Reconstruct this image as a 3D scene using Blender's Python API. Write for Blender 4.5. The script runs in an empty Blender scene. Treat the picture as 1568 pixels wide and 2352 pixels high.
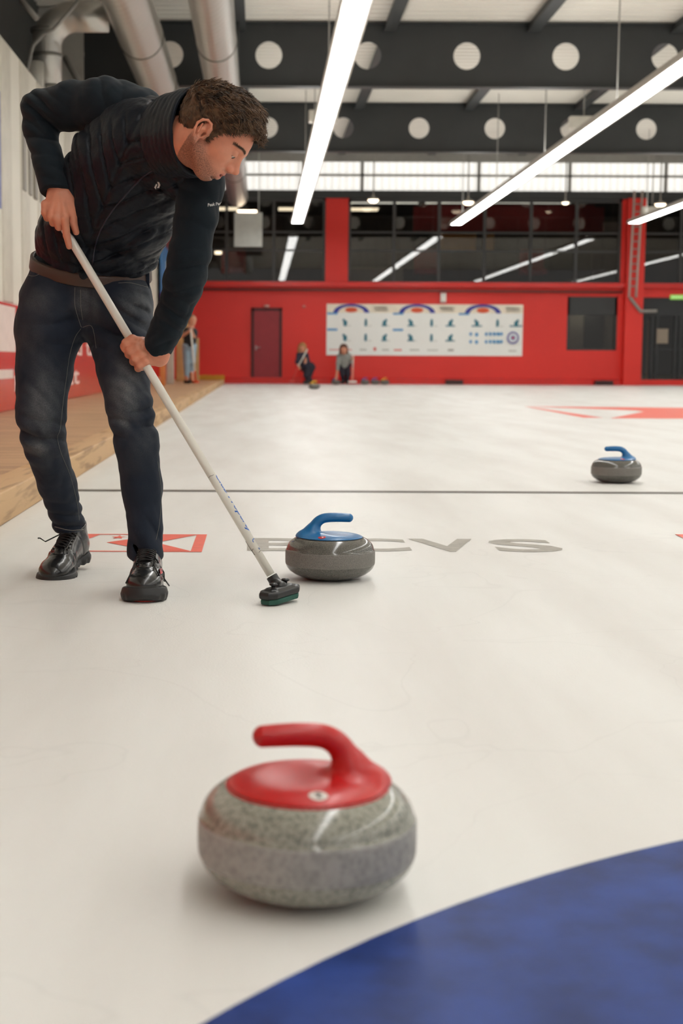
import bpy, bmesh, math, random
import numpy as np
from mathutils import Vector, Matrix
from mathutils.bvhtree import BVHTree
random.seed(4); rng = np.random.default_rng(4)
SC = bpy.context.scene; COL = SC.collection
PI = math.pi

# ------------------------------------------------------------------ camera
FPX, CY, PX, HC = 3267., 1176., 595., 0.704      # 50 mm lens on a 36 mm high frame, eye 0.70 m above the ice
TILT = math.atan((CY - 830.) / FPX); ROLL = 0.0045
CX_ = np.array([1, 0, 0.]); CU = np.array([0, math.sin(TILT), math.cos(TILT)]); CF = np.array([0, math.cos(TILT), -math.sin(TILT)])
def ray(px, py):
    a, b = px - PX, CY - py
    a2 = a*math.cos(ROLL) - b*math.sin(ROLL); b2 = a*math.sin(ROLL) + b*math.cos(ROLL)
    return CX_*a2/FPX + CU*b2/FPX + CF
def P(px, py, Y):
    d = ray(px, py); return np.array([0, 0, HC]) + d*(Y/d[1])
def G(px, py, z=0.):
    d = ray(px, py); return np.array([0, 0, HC]) + d*((z-HC)/d[2])
cam = bpy.data.cameras.new('camera'); cam_o = bpy.data.objects.new('camera', cam); COL.objects.link(cam_o)
cam.sensor_fit = 'VERTICAL'; cam.sensor_height = 36; cam.sensor_width = 24; cam.lens = 36*FPX/2352
cam.shift_x = (784-PX)/2352.; cam.clip_start = .05; cam.clip_end = 200
# roll clockwise in the picture = camera rolls counter clockwise
m = Matrix.Rotation(PI/2 - TILT, 4, 'X') @ Matrix.Rotation(ROLL, 4, 'Z')
cam_o.matrix_world = Matrix.Translation((0, 0, HC)) @ m
cam.dof.use_dof = True; cam.dof.focus_distance = 4.4; cam.dof.aperture_fstop = 4.2
SC.camera = cam_o
SC.view_settings.view_transform = 'Standard'; SC.view_settings.look = 'None'; SC.view_settings.gamma = 1
SC.view_settings.use_curve_mapping = False; SC.view_settings.exposure = -0.06

# ------------------------------------------------------------------ materials
def srgb(r, g, b):
    f = lambda c: (c/255/12.92) if c/255 <= .04045 else ((c/255+.055)/1.055)**2.4
    return (f(r), f(g), f(b), 1)
def nn(nt, t, **k):
    n = nt.nodes.new(t)
    for a, v in k.items():
        if a.startswith('_'): n.inputs[a[1:].replace('_', ' ')].default_value = v
        else: setattr(n, a, v)
    return n
MATS = {}
def M(name, col, rough=.5, metal=0., spec=.5, var=None, bump=None, emit=None, coat=0, sheen=0, coord='Object'):
    if name in MATS: return MATS[name]
    mt = bpy.data.materials.new(name); mt.use_nodes = True; nt = mt.node_tree; b = nt.nodes['Principled BSDF']
    b.inputs['Base Color'].default_value = col; b.inputs['Roughness'].default_value = rough
    b.inputs['Metallic'].default_value = metal; b.inputs['Specular IOR Level'].default_value = spec
    b.inputs['Coat Weight'].default_value = coat; b.inputs['Coat Roughness'].default_value = .08
    b.inputs['Sheen Weight'].default_value = sheen
    tc = nn(nt, 'ShaderNodeTexCoord')
    if var or bump is None:
        sc, am = var if var else (6., .06)
        no = nn(nt, 'ShaderNodeTexNoise', _Scale=sc, _Detail=4.); nt.links.new(tc.outputs[coord], no.inputs['Vector'])
        mr = nn(nt, 'ShaderNodeMapRange'); mr.inputs['From Min'].default_value = .3; mr.inputs['From Max'].default_value = .7
        mr.inputs['To Min'].default_value = 1-am; mr.inputs['To Max'].default_value = 1+am
        nt.links.new(no.outputs['Fac'], mr.inputs['Value'])
        vm = nn(nt, 'ShaderNodeVectorMath', operation='SCALE'); vm.inputs[0].default_value = col[:3]
        nt.links.new(mr.outputs[0], vm.inputs['Scale']); nt.links.new(vm.outputs[0], b.inputs['Base Color'])
    if bump:
        no = nn(nt, 'ShaderNodeTexNoise', _Scale=bump[0], _Detail=5.); nt.links.new(tc.outputs[coord], no.inputs['Vector'])
        bp = nn(nt, 'ShaderNodeBump', _Strength=bump[1]); bp.inputs['Distance'].default_value = bump[2] if len(bump) > 2 else .002
        nt.links.new(no.outputs['Fac'], bp.inputs['Height']); nt.links.new(bp.outputs[0], b.inputs['Normal'])
    if emit:
        b.inputs['Emission Color'].default_value = emit[0]; b.inputs['Emission Strength'].default_value = emit[1]
    MATS[name] = mt; return mt
def bsdf(mt): return mt.node_tree.nodes['Principled BSDF']

# ------------------------------------------------------------------ objects
def tag(o, label=None, cat=None, group=None, kind=None):
    if label: o['label'] = label
    if cat: o['category'] = cat
    if group: o['group'] = group
    if kind: o['kind'] = kind
    return o
def empty(name, loc, label, cat, group=None, rz=0):
    o = bpy.data.objects.new(name, None); COL.objects.link(o); o.location = loc; o.rotation_euler = (0, 0, rz)
    o.empty_display_size = .1
    return tag(o, label, cat, group)
def link(name, me, mats, parent=None, world=True):
    o = bpy.data.objects.new(name, me); COL.objects.link(o)
    for x in (mats if isinstance(mats, (list, tuple)) else [mats]): me.materials.append(x)
    if parent is not None:
        o.parent = parent
        if world: o.matrix_parent_inverse = parent_world(parent).inverted()
    return o
def parent_world(o):
    mt = Matrix.LocRotScale(o.location, o.rotation_euler, o.scale)
    if o.parent: mt = parent_world(o.parent) @ o.matrix_parent_inverse @ mt
    return mt
class MB:
    "collects shapes, builds one mesh object"
    def __init__(s): s.v = []; s.f = []; s.mi = []; s.sm = []
    def add(s, vs, fs, mi=0, smooth=False):
        n = len(s.v); s.v += [tuple(map(float, v)) for v in vs]
        for f in fs: s.f.append(tuple(n+i for i in f)); s.mi.append(mi); s.sm.append(smooth)
        return s
    def box(s, a, b, mi=0):
        x0, y0, z0 = [min(a[i], b[i]) for i in range(3)]; x1, y1, z1 = [max(a[i], b[i]) for i in range(3)]
        vs = [(x0,y0,z0),(x1,y0,z0),(x1,y1,z0),(x0,y1,z0),(x0,y0,z1),(x1,y0,z1),(x1,y1,z1),(x0,y1,z1)]
        return s.add(vs, [(0,3,2,1),(4,5,6,7),(0,1,5,4),(1,2,6,5),(2,3,7,6),(3,0,4,7)], mi)
    def bevbox(s, a, b, r, mi=0):
        bm = bmesh.new(); bmesh.ops.create_cube(bm, size=1)
        c = [(a[i]+b[i])/2 for i in range(3)]; d = [abs(b[i]-a[i]) for i in range(3)]
        for v in bm.verts: v.co = Vector([c[i]+v.co[i]*d[i] for i in range(3)])
        bmesh.ops.bevel(bm, geom=bm.edges[:], offset=r, segments=3, affect='EDGES', profile=.5)
        bm.verts.index_update(); s.add([v.co[:] for v in bm.verts], [[v.index for v in f.verts] for f in bm.faces], mi, True); bm.free(); return s
    def tube(s, pts, r, n=12, mi=0, cap=True, flat=None):
        pts = [Vector(p) for p in pts]; rs = r if isinstance(r, (list, tuple)) else [r]*len(pts)
        vs = []; fs = []; up = None
        for i, p in enumerate(pts):
            t = (pts[min(i+1, len(pts)-1)] - pts[max(i-1, 0)])
            t = t.normalized() if t.length > 1e-9 else Vector((0, 0, 1))
            if up is None: up = Vector((0, 0, 1)) if abs(t.z) < .9 else Vector((0, 1, 0))
            a = up - t*up.dot(t)
            if a.length < 1e-6: a = t.orthogonal()
            a.normalize(); up = a; b = t.cross(a)
            for k in range(n):
                an = 2*PI*k/n; vs.append(p + (a*math.cos(an)*(flat or 1) + b*math.sin(an))*rs[i])
        for i in range(len(pts)-1):
            for k in range(n): fs.append((i*n+k, i*n+(k+1) % n, (i+1)*n+(k+1) % n, (i+1)*n+k))
        if cap: fs += [tuple(range(n-1, -1, -1)), tuple((len(pts)-1)*n+k for k in range(n))]
        return s.add(vs, fs, mi, True)
    def lathe(s, prof, c=(0,0,0), n=64, mi=0, mis=None):
        vs = []; fs = []
        for r, z in prof:
            for k in range(n): a = 2*PI*k/n; vs.append((c[0]+r*math.cos(a), c[1]+r*math.sin(a), c[2]+z))
        base = len(s.v); s.v += [tuple(map(float, v)) for v in vs]
        for i in range(len(prof)-1):
            for k in range(n):
                s.f.append((base+i*n+k, base+i*n+(k+1) % n, base+(i+1)*n+(k+1) % n, base+(i+1)*n+k)); s.mi.append(mis[i] if mis else mi); s.sm.append(True)
        return s
    def poly(s, pts, z0, z1, mi=0):
        "prism over an xy polygon"
        n = len(pts); vs = [(p[0], p[1], z0) for p in pts] + [(p[0], p[1], z1) for p in pts]
        fs = [tuple(range(n-1, -1, -1)), tuple(range(n, 2*n))] + [(i, (i+1) % n, n+(i+1) % n, n+i) for i in range(n)]
        return s.add(vs, fs, mi)
    def ppoly(s, pts, o, u, v, w, mi=0):
        "prism over polygon given in the plane (u, v) at origin o with thickness vector w"
        o, u, v, w = map(Vector, (o, u, v, w)); q = [o+u*a+v*b for a, b in pts]; n = len(q)
        return s.add([p[:] for p in q]+[(p+w)[:] for p in q], [tuple(range(n-1, -1, -1)), tuple(range(n, 2*n))] + [(i, (i+1) % n, n+(i+1) % n, n+i) for i in range(n)], mi)
    def mesh(s, name, fix=True):
        me = bpy.data.meshes.new(name); me.from_pydata(s.v, [], s.f)
        me.polygons.foreach_set('material_index', s.mi); me.polygons.foreach_set('use_smooth', s.sm)
        if fix:
            bm = bmesh.new(); bm.from_mesh(me); bmesh.ops.recalc_face_normals(bm, faces=bm.faces); bm.to_mesh(me); bm.free()
        me.update(); return me
    def build(s, name, mats, parent=None, world=True, fix=True): return link(name, s.mesh(name, fix), mats, parent, world)
def struct(name, mb, mats, parent=None):
    o = mb.build(name, mats, parent)
    if parent is None: o['kind'] = 'structure'
    return o
def text_polys(txt, size, offset=0., extrude=.001, shear=0., spacing=1.):
    cu = bpy.data.curves.new('lettering', 'FONT'); cu.body = txt; cu.size = size; cu.offset = offset; cu.extrude = extrude
    cu.shear = shear; cu.space_character = spacing; cu.align_x = 'LEFT'; cu.resolution_u = 4
    o = bpy.data.objects.new('lettering', cu); COL.objects.link(o); dg = bpy.context.evaluated_depsgraph_get(); dg.update()
    me = bpy.data.meshes.new_from_object(o.evaluated_get(dg)); vs = np.array([v.co[:] for v in me.vertices]); fs = [tuple(p.vertices) for p in me.polygons]
    bpy.data.objects.remove(o); bpy.data.curves.remove(cu); bpy.data.meshes.remove(me); return vs, fs
def copy_tree(o, parent=None):
    c = o.copy(); COL.objects.link(c); c.parent = parent
    if parent is not None: c.matrix_parent_inverse = o.matrix_parent_inverse.copy()
    for ch in [x for x in bpy.data.objects if x.parent is o]: copy_tree(ch, c)
    return c

# ------------------------------------------------------------------ signed distance modelling
def A(*v): return np.array(v, dtype=np.float32)
def nrm(v): v = np.array(v, dtype=np.float64); return v/np.linalg.norm(v)
def rc(a, b, ra, rb):
    a = np.array(a, np.float32); b = np.array(b, np.float32); ab = b-a; L = float(ab@ab)+1e-12
    def f(p):
        q = p-a; t = np.clip((q@ab)/L, 0, 1); q = q-t[..., None]*ab
        return np.sqrt((q*q).sum(-1)) - (ra+(rb-ra)*t)
    return f
def ell(c, r, R=None):
    c = np.array(c, np.float32); r = np.array(r, np.float32); R = None if R is None else np.array(R, np.float32)
    def f(p):
        q = p-c
        if R is not None: q = q@R.T
        k1 = np.sqrt(((q/r)**2).sum(-1)); k2 = np.sqrt(((q/r**2)**2).sum(-1))+1e-9
        return k1*(k1-1)/k2
    return f
def ec(a, b, ra, rb, U, Ub=None):
    "tapered capsule with elliptical section: radii (along U, across)"
    a = np.array(a, np.float64); b = np.array(b, np.float64); ab = b-a; L = float(ab@ab)+1e-12; w = nrm(ab)
    def fr(U):
        u = np.array(U, float); u = nrm(u-w*(u@w)); return u, np.cross(w, u)
    u0, v0 = fr(U)
    a32 = a.astype(np.float32); ab32 = ab.astype(np.float32); u0 = u0.astype(np.float32); v0 = v0.astype(np.float32); w = w.astype(np.float32)
    def f(p):
        q = p-a32; t = np.clip((q@ab32)/L, 0, 1); q = q-t[..., None]*ab32
        ru = ra[0]+(rb[0]-ra[0])*t; rv = ra[1]+(rb[1]-ra[1])*t; rw = np.minimum(ru, rv)*(ra[2] if len(ra) > 2 else 1.)
        x, y, z = q@u0, q@v0, q@w
        k1 = np.sqrt((x/ru)**2+(y/rv)**2+(z/rw)**2); k2 = np.sqrt((x/ru**2)**2+(y/rv**2)**2+(z/rw**2)**2)+1e-9
        return k1*(k1-1)/k2
    return f
def swept(pts, rs, n=6):
    "smooth tapered tube through points (Catmull-Rom), as one distance"
    p = np.array(pts, float); q = np.vstack([2*p[0]-p[1], p, 2*p[-1]-p[-2]]); rr = np.array([rs[0], *rs, rs[-1]]); C = []; Rr = []
    for i in range(1, len(q)-2):
        for k in range(n):
            t = k/n; f = lambda a: .5*((2*a[i])+(a[i+1]-a[i-1])*t+(2*a[i-1]-5*a[i]+4*a[i+1]-a[i+2])*t*t+(3*a[i]-a[i-1]-3*a[i+1]+a[i+2])*t**3); C.append(f(q)); Rr.append(f(rr))
    C.append(q[-2]); Rr.append(rr[-2]); C = np.array(C, np.float32)
    def g(x):
        d = None
        for i in range(len(C)-1): e = rc(C[i], C[i+1], Rr[i], Rr[i+1])(x); d = e if d is None else np.minimum(d, e)
        return d
    return g
def half(o, n):
    o = np.array(o, np.float32); n = nrm(n).astype(np.float32)
    return lambda p: (p-o)@n
def smin(a, b, k):
    if k <= 0: return np.minimum(a, b)
    h = np.maximum(k-np.abs(a-b), 0)/k; return np.minimum(a, b)-h*h*k*.25
def smax(a, b, k): return -smin(-a, -b, k)
def surf(ops, lo, hi, h, mod=None, B=12):
    """ops: list of (op, fn, k) with op '+', '-', '&'. Returns vertices and quads of the zero surface (surface nets on sparse blocks)."""
    lo = np.array(lo, float); hi = np.array(hi, float); nb = np.ceil((hi-lo)/(h*B)).astype(int)
    idx = np.stack(np.meshgrid(*[np.arange(n) for n in nb], indexing='ij'), -1).reshape(-1, 3)
    ctr = (lo+(idx+.5)*h*B).astype(np.float32); Rb = h*B*math.sqrt(3)/2
    D = np.full(len(ctr), 9., np.float32); pd = []
    for op, fn, k in ops:
        d = fn(ctr).astype(np.float32); pd.append(d)
        D = smin(D, d, k) if op == '+' else (smax(D, -d, k) if op == '-' else smax(D, d, k))
    act = np.abs(D) < Rb*1.5+.012; idx = idx[act]; Dc = D[act]; pd = [d[act] for d in pd]
    g = np.stack(np.meshgrid(*[np.arange(B+1)]*3, indexing='ij'), -1).reshape(-1, 3)
    V = np.full((len(idx), len(g)), 9., np.float32)
    CH = max(1, int(1.5e6//len(g)))
    org = idx*B
    for (op, fn, k), d in zip(ops, pd):
        if op == '+': need = d < Dc+2.6*Rb+k+.02
        elif op == '-': need = d < 1.6*Rb+k+.03
        else: need = d > -(1.6*Rb+k+.03)
        ii = np.nonzero(need)[0]
        for s0 in range(0, len(ii), CH):
            j = ii[s0:s0+CH]; pts = (lo+(org[j][:, None, :]+g[None])*h).astype(np.float32)
            q = fn(pts)
            V[j] = smin(V[j], q, k) if op == '+' else (smax(V[j], -q, k) if op == '-' else smax(V[j], q, k))
    if mod:
        for s0 in range(0, len(idx), CH):
            j = np.arange(s0, min(s0+CH, len(idx))); pts = (lo+(org[j][:, None, :]+g[None])*h).astype(np.float32)
            V[j] = V[j]-mod(pts, V[j])
    S = V.reshape(-1, B+1, B+1, B+1)
    neg = S < 0
    N = nb*B+4
    def key(ijk): return (ijk[..., 0]*N[1]+ijk[..., 1])*N[2]+ijk[..., 2]
    c8 = [(a, b, c) for a in (0, 1) for b in (0, 1) for c in (0, 1)]
    cnt = sum(neg[:, a:a+B, b:b+B, c:c+B].astype(np.int8) for a, b, c in c8)
    bl, ci, cj, ck = np.nonzero((cnt > 0) & (cnt < 8))
    cell = org[bl]+np.stack([ci, cj, ck], -1)
    acc = np.zeros((len(bl), 3)); num = np.zeros(len(bl))
    vals = {c: S[bl, ci+c[0], cj+c[1], ck+c[2]].astype(np.float64) for c in c8}
    for a in c8:
        for ax in range(3):
            if a[ax]: continue
            b = list(a); b[ax] = 1; b = tuple(b); va, vb = vals[a], vals[b]; mk = (va < 0) != (vb < 0)
            t = np.where(mk, va/np.where(mk, va-vb, 1), 0); pt = np.repeat(np.array(a, float)[None], len(t), 0); pt[:, ax] += t
            acc += pt*mk[:, None]; num += mk
    vert = lo+(cell+acc/num[:, None])*h
    ck_ = key(cell); o = np.argsort(ck_); cks = ck_[o]
    quads = []
    for ax in range(3):
        sl = [slice(0, B)]*3; sl2 = list(sl); sl2[ax] = slice(1, B+1)
        n0 = neg[(slice(None), *sl)]; n1 = neg[(slice(None), *sl2)]
        b_, i_, j_, k_ = np.nonzero(n0 != n1); e = org[b_]+np.stack([i_, j_, k_], -1); flip = n1[b_, i_, j_, k_]
        u, v = [(1, 2), (2, 0), (0, 1)][ax]; q = []
        for du, dv in ((0, 0), (-1, 0), (-1, -1), (0, -1)):
            c = e.copy(); c[:, u] += du; c[:, v] += dv; kk = key(c); pos = np.clip(np.searchsorted(cks, kk), 0, len(cks)-1)
            ok = (cks[pos] == kk) & (c.min(-1) >= 0); q.append(np.where(ok, o[pos], -1))
        q = np.stack(q, -1); good = (q >= 0).all(-1); q = q[good]; fl = flip[good]; q[fl] = q[fl][:, ::-1]; quads.append(q)
    return vert, np.concatenate(quads)
def sdf_obj(name, ops, lo, hi, h, mats, parent=None, mod=None, attrs=None, matidx=None, smooth=2):
    v, q = surf(ops, lo, hi, h, mod)
    if smooth:       # light smoothing of the net
        e = np.concatenate([q[:, [0, 1]], q[:, [1, 2]], q[:, [2, 3]], q[:, [3, 0]]])
        for _ in range(smooth):
            s = np.zeros_like(v); n = np.zeros(len(v)); 
            for c in range(3):
                s[:, c] = np.bincount(e[:, 0], v[e[:, 1], c], len(v))+np.bincount(e[:, 1], v[e[:, 0], c], len(v))
            n = np.bincount(e[:, 0], minlength=len(v))+np.bincount(e[:, 1], minlength=len(v))
            v = .5*v+.5*s/np.maximum(n, 1)[:, None]
    me = bpy.data.meshes.new(name); me.vertices.add(len(v)); me.vertices.foreach_set('co', v.astype(np.float32).ravel())
    me.loops.add(len(q)*4); me.loops.foreach_set('vertex_index', q.astype(np.int32).ravel())
    me.polygons.add(len(q)); me.polygons.foreach_set('loop_start', np.arange(len(q), dtype=np.int32)*4)
    me.polygons.foreach_set('loop_total', np.full(len(q), 4, np.int32))
    me.update(calc_edges=True); me.validate()
    me.polygons.foreach_set('use_smooth', np.ones(len(me.polygons), bool))
    if matidx is not None: me.polygons.foreach_set('material_index', matidx(v[q].mean(1)).astype(np.int32))
    for an, fn in (attrs or {}).items():
        at = me.attributes.new(an, 'FLOAT', 'POINT'); at.data.foreach_set('value', fn(v).astype(np.float32))
    return link(name, me, mats, parent)
def gauss(p, c, r): d = ((p-np.array(c, np.float32))**2).sum(-1); return np.exp(-d/(r*r))
def wav(p, f, s):
    "cheap smooth noise, about -1..1"
    r = np.random.default_rng(s); out = 0
    for i in range(4):
        w = r.normal(size=3); w = w/np.linalg.norm(w)*f*(1+.5*i); out = out+np.sin(p@w.astype(np.float32)+r.uniform(0, 6.28)+1.3*np.sin(p@(w[[1, 2, 0]]*.7).astype(np.float32)+i))/(1+.5*i)
    return out/2.4
def bvh(o):
    me = o.data; return BVHTree.FromPolygons([v.co for v in me.vertices], [p.vertices for p in me.polygons])
def drape(tree, px, py, off=.0015):
    "point on a surface seen at the measured spot of the photograph"
    d = Vector(ray(px, py)).normalized(); h = tree.ray_cast(Vector((0, 0, HC)), d)
    return None if h[0] is None else h[0]+h[1]*off
# ================================================================== HALL
YW = 45.6                                   # far wall
def W(px, py, Y=YW): return P(px, py, Y)
RED = M('wall_red', srgb(226, 46, 36), .45, var=(.5, .05)); RED2 = M('red_gloss', srgb(214, 36, 28), .22, var=(1., .06))
DRED = M('door_red', srgb(150, 32, 42), .4); FRAME = M('door_frame_red', srgb(78, 14, 18), .5)
DARK = M('dark_steel', srgb(52, 54, 54), .55, var=(2., .08)); BLACK = M('black_plastic', srgb(26, 26, 26), .45)
WHITE = M('white_panel', srgb(222, 217, 204), .55, var=(1.5, .03)); GREYM = M('grey_metal', srgb(150, 148, 142), .45)
WOODY = None
# ---- ice
ice = bpy.data.materials.new('curling_ice'); ice.use_nodes = True; nt = ice.node_tree; b = bsdf(ice)
tc = nn(nt, 'ShaderNodeTexCoord'); n1 = nn(nt, 'ShaderNodeTexNoise', _Scale=1.3, _Detail=5.)
mp = nn(nt, 'ShaderNodeMapping'); mp.inputs['Scale'].default_value = (2.2, .35, 1); nt.links.new(tc.outputs['Object'], mp.inputs['Vector']); nt.links.new(mp.outputs[0], n1.inputs['Vector'])
cr = nn(nt, 'ShaderNodeValToRGB'); cr.color_ramp.elements[0].position = .32; cr.color_ramp.elements[0].color = srgb(217, 215, 210)
cr.color_ramp.elements[1].position = .62; cr.color_ramp.elements[1].color = srgb(228, 228, 224); nt.links.new(n1.outputs['Fac'], cr.inputs[0])
# faint sweeping scratches
mp2 = nn(nt, 'ShaderNodeMapping'); mp2.inputs['Rotation'].default_value = (0, 0, .45); mp2.inputs['Scale'].default_value = (.9, .9, 1)
nt.links.new(tc.outputs['Object'], mp2.inputs['Vector'])
wv = nn(nt, 'ShaderNodeTexNoise', _Scale=1.1, _Detail=3., _Distortion=1.2); nt.links.new(mp2.outputs[0], wv.inputs['Vector'])
ab = nn(nt, 'ShaderNodeMath', operation='SUBTRACT'); ab.inputs[1].default_value = .5; nt.links.new(wv.outputs['Fac'], ab.inputs[0])
ab2 = nn(nt, 'ShaderNodeMath', operation='ABSOLUTE'); nt.links.new(ab.outputs[0], ab2.inputs[0])
mr = nn(nt, 'ShaderNodeMapRange'); mr.inputs['From Max'].default_value = .006; mr.inputs['To Min'].default_value = .955; mr.inputs['To Max'].default_value = 1.; nt.links.new(ab2.outputs[0], mr.inputs['Value'])
vm = nn(nt, 'ShaderNodeVectorMath', operation='SCALE'); nt.links.new(cr.outputs[0], vm.inputs[0]); nt.links.new(mr.outputs[0], vm.inputs['Scale'])
nt.links.new(vm.outputs[0], b.inputs['Base Color'])
nb_ = nn(nt, 'ShaderNodeTexNoise', _Scale=170., _Detail=3.); nt.links.new(tc.outputs['Object'], nb_.inputs['Vector'])
bp = nn(nt, 'ShaderNodeBump', _Strength=.5); bp.inputs['Distance'].default_value = .0012; nt.links.new(nb_.outputs['Fac'], bp.inputs['Height']); nt.links.new(bp.outputs[0], b.inputs['Normal'])
b.inputs['Roughness'].default_value = .42; b.inputs['Specular IOR Level'].default_value = .16
floor = struct('floor', MB().add([(-4.2, -12, 0), (26, -12, 0), (26, 50, 0), (-4.2, 50, 0), (-4.2, -12, -.1), (26, -12, -.1), (26, 50, -.1), (-4.2, 50, -.1)], [(0,1,2,3),(7,6,5,4),(0,4,5,1),(1,5,6,2),(2,6,7,3),(3,7,4,0)]), ice)
def icemark(name, col, sc=40., am=.10, op=.9):
    mt = M('ice_'+name, col, .45, spec=.15, var=(sc, am), bump=(170., .5, .0012)); return mt
I_BLUE = icemark('blue', srgb(35, 60, 126), 10., .34); I_RED = icemark('red', srgb(228, 108, 92), 25., .06); I_GREY = icemark('grey', srgb(162, 158, 148), 22., .10)
I_LINE = icemark('line', srgb(104, 98, 92), 12., .1); I_WHITE = icemark('white', srgb(226, 222, 214), 30., .03)
zt = .0012
# house rings
hc = (1.66, .16)
def annulus(r0, r1, c, z, n=160):
    vs = []; fs = []
    for k in range(n):
        a = 2*PI*k/n; vs += [(c[0]+r0*math.cos(a), c[1]+r0*math.sin(a), z), (c[0]+r1*math.cos(a), c[1]+r1*math.sin(a), z)]
    for k in range(n): i, j = 2*k, 2*((k+1) % n); fs.append((i, i+1, j+1, j))
    return vs, fs
mb = MB(); vs, fs = annulus(1.48, 2.15, hc, zt); mb.add(vs, fs); struct('house_ring', mb, I_BLUE, floor)
mb = MB(); vs, fs = annulus(.2, .75, hc, zt); mb.add(vs, fs); struct('house_ring', mb, I_RED, floor)
# hog line across all sheets
mb = MB().add([(-1.12, 7.66, zt), (25, 7.66, zt), (25, 7.78, zt), (-1.12, 7.78, zt)], [(0,1,2,3)]); struct('hog_line', mb, I_LINE, floor)
# red and white emblem on the ice
gx = lambda x, y: G(x, y)[:2]
ZK = [0]
def flat(mb, pts, z=zt, mi=0):
    ZK[0] += 1; z = zt+.00006*ZK[0]; mb.add([(p[0], p[1], z) for p in pts], [tuple(range(len(pts)))], mi)
x0, x1, y0, y1 = -.735, -.212, 5.22, 5.76; mb = MB()
def Lg(u, v): return (x0+(x1-x0)*u, y0+(y1-y0)*v)
for a, c, d, e in ((0, 1, 0, .045), (0, 1, .955, 1), (0, .05, 0, 1), (.92, 1, 0, 1)): flat(mb, [Lg(a, d), Lg(c, d), Lg(c, e), Lg(a, e)])
flat(mb, [Lg(.05, .955), Lg(.17, .955), Lg(.05, .4)])                      # corner triangle
flat(mb, [Lg(.27, .5), Lg(.50, .22), Lg(.68, .05), Lg(.92, .05), Lg(.64, .5), Lg(.92, .955), Lg(.58, .955), Lg(.50, .78)])   # bow tie
star = [Lg(.33+.06*math.sin(PI*k/5)*(1 if k % 2 == 0 else .42), .81+.12*math.cos(PI*k/5)*(1 if k % 2 == 0 else .42)) for k in range(10)]
mb.add([(*Lg(.33, .81), zt)]+[(p[0], p[1], zt) for p in star], [(0, 1+k, 1+(k+1) % 10) for k in range(10)])
struct('emblem', mb, I_RED, floor)
# lettering on the ice
lm = MB(); xx = -.045
for ch, wd in (('B', .31), ('C', .32), ('V', .285), ('S', .285)):
    vs, fs = text_polys(ch, 1., offset=.028, extrude=0.); mn, mx = vs.min(0), vs.max(0)
    w_ = (wd-.03)/(mx[0]-mn[0]); h_ = .385/(mx[1]-mn[1])
    lm.add([(xx+(v[0]-mn[0])*w_, 5.265+(v[1]-mn[1])*h_, zt) for v in vs], fs); xx += wd+(.02 if ch != 'C' else -.01)
struct('lettering', lm, I_GREY, floor)
# far sheet emblem, and the corner of the neighbour sheet's
mb = MB()
q = [gx(1203, 934), gx(1290, 936), gx(1568, 938), gx(1640, 938.5), gx(1640, 962), gx(1568, 962), gx(1352, 960)]
flat(mb, [gx(1203, 933.5), gx(1225, 936), gx(1385, 960), gx(1340, 959.5)]); flat(mb, [gx(1203, 933.5), gx(1700, 938), gx(1700, 944), gx(1460, 943)])
flat(mb, [gx(1400, 961), gx(1478, 946), gx(1460, 943), gx(1700, 944), gx(1700, 962.5)])
struct('emblem', mb, I_RED, floor)
mb = MB(); flat(mb, [gx(1549, 1228), gx(1640, 1228), gx(1640, 1262), gx(1575, 1240)]); struct('emblem', mb, I_RED, floor)

# ---- wooden walkway
wood = bpy.data.materials.new('oak_planks'); wood.use_nodes = True; nt = wood.node_tree; b = bsdf(wood); tc = nn(nt, 'ShaderNodeTexCoord')
mp = nn(nt, 'ShaderNodeMapping'); mp.inputs['Scale'].default_value = (.8, 9, 9); nt.links.new(tc.outputs['Object'], mp.inputs['Vector'])
n1 = nn(nt, 'ShaderNodeTexNoise', _Scale=2.2, _Detail=7., _Distortion=.7); nt.links.new(mp.outputs[0], n1.inputs['Vector'])
cr = nn(nt, 'ShaderNodeValToRGB'); e = cr.color_ramp.elements; e[0].position = .3; e[0].color = srgb(138, 104, 70); e[1].position = .66; e[1].color = srgb(206, 170, 128)
n2 = e.new(.48) ; n2.color = srgb(190, 150, 108); nt.links.new(n1.outputs['Fac'], cr.inputs[0])
br = nn(nt, 'ShaderNodeTexBrick'); br.inputs['Scale'].default_value = 1.; br.inputs['Brick Width'].default_value = 2.4; br.inputs['Row Height'].default_value = .145; br.inputs['Mortar Size'].default_value = .003
br.inputs['Color1'].default_value = (1, 1, 1, 1); br.inputs['Color2'].default_value = (.86, .84, .82, 1); br.inputs['Mortar'].default_value = (.35, .3, .25, 1)
mp3 = nn(nt, 'ShaderNodeMapping'); mp3.inputs['Rotation'].default_value = (0, 0, 0); nt.links.new(tc.outputs['Object'], mp3.inputs['Vector']); nt.links.new(mp3.outputs[0], br.inputs['Vector'])
mx = nn(nt, 'ShaderNodeMix', data_type='RGBA', blend_type='MULTIPLY'); mx.inputs[0].default_value = 1.; nt.links.new(cr.outputs[0], mx.inputs[6]); nt.links.new(br.outputs[0], mx.inputs[7]); nt.links.new(mx.outputs[2], b.inputs['Base Color'])
b.inputs['Roughness'].default_value = .5
beam_w = bpy.data.materials.new('weathered_beam'); beam_w.use_nodes = True; nt = beam_w.node_tree; b = bsdf(beam_w); tc = nn(nt, 'ShaderNodeTexCoord')
mp = nn(nt, 'ShaderNodeMapping'); mp.inputs['Scale'].default_value = (12, 1.3, 16); nt.links.new(tc.outputs['Object'], mp.inputs['Vector'])
n1 = nn(nt, 'ShaderNodeTexNoise', _Scale=1.4, _Detail=8., _Distortion=.3); nt.links.new(mp.outputs[0], n1.inputs['Vector'])
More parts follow.
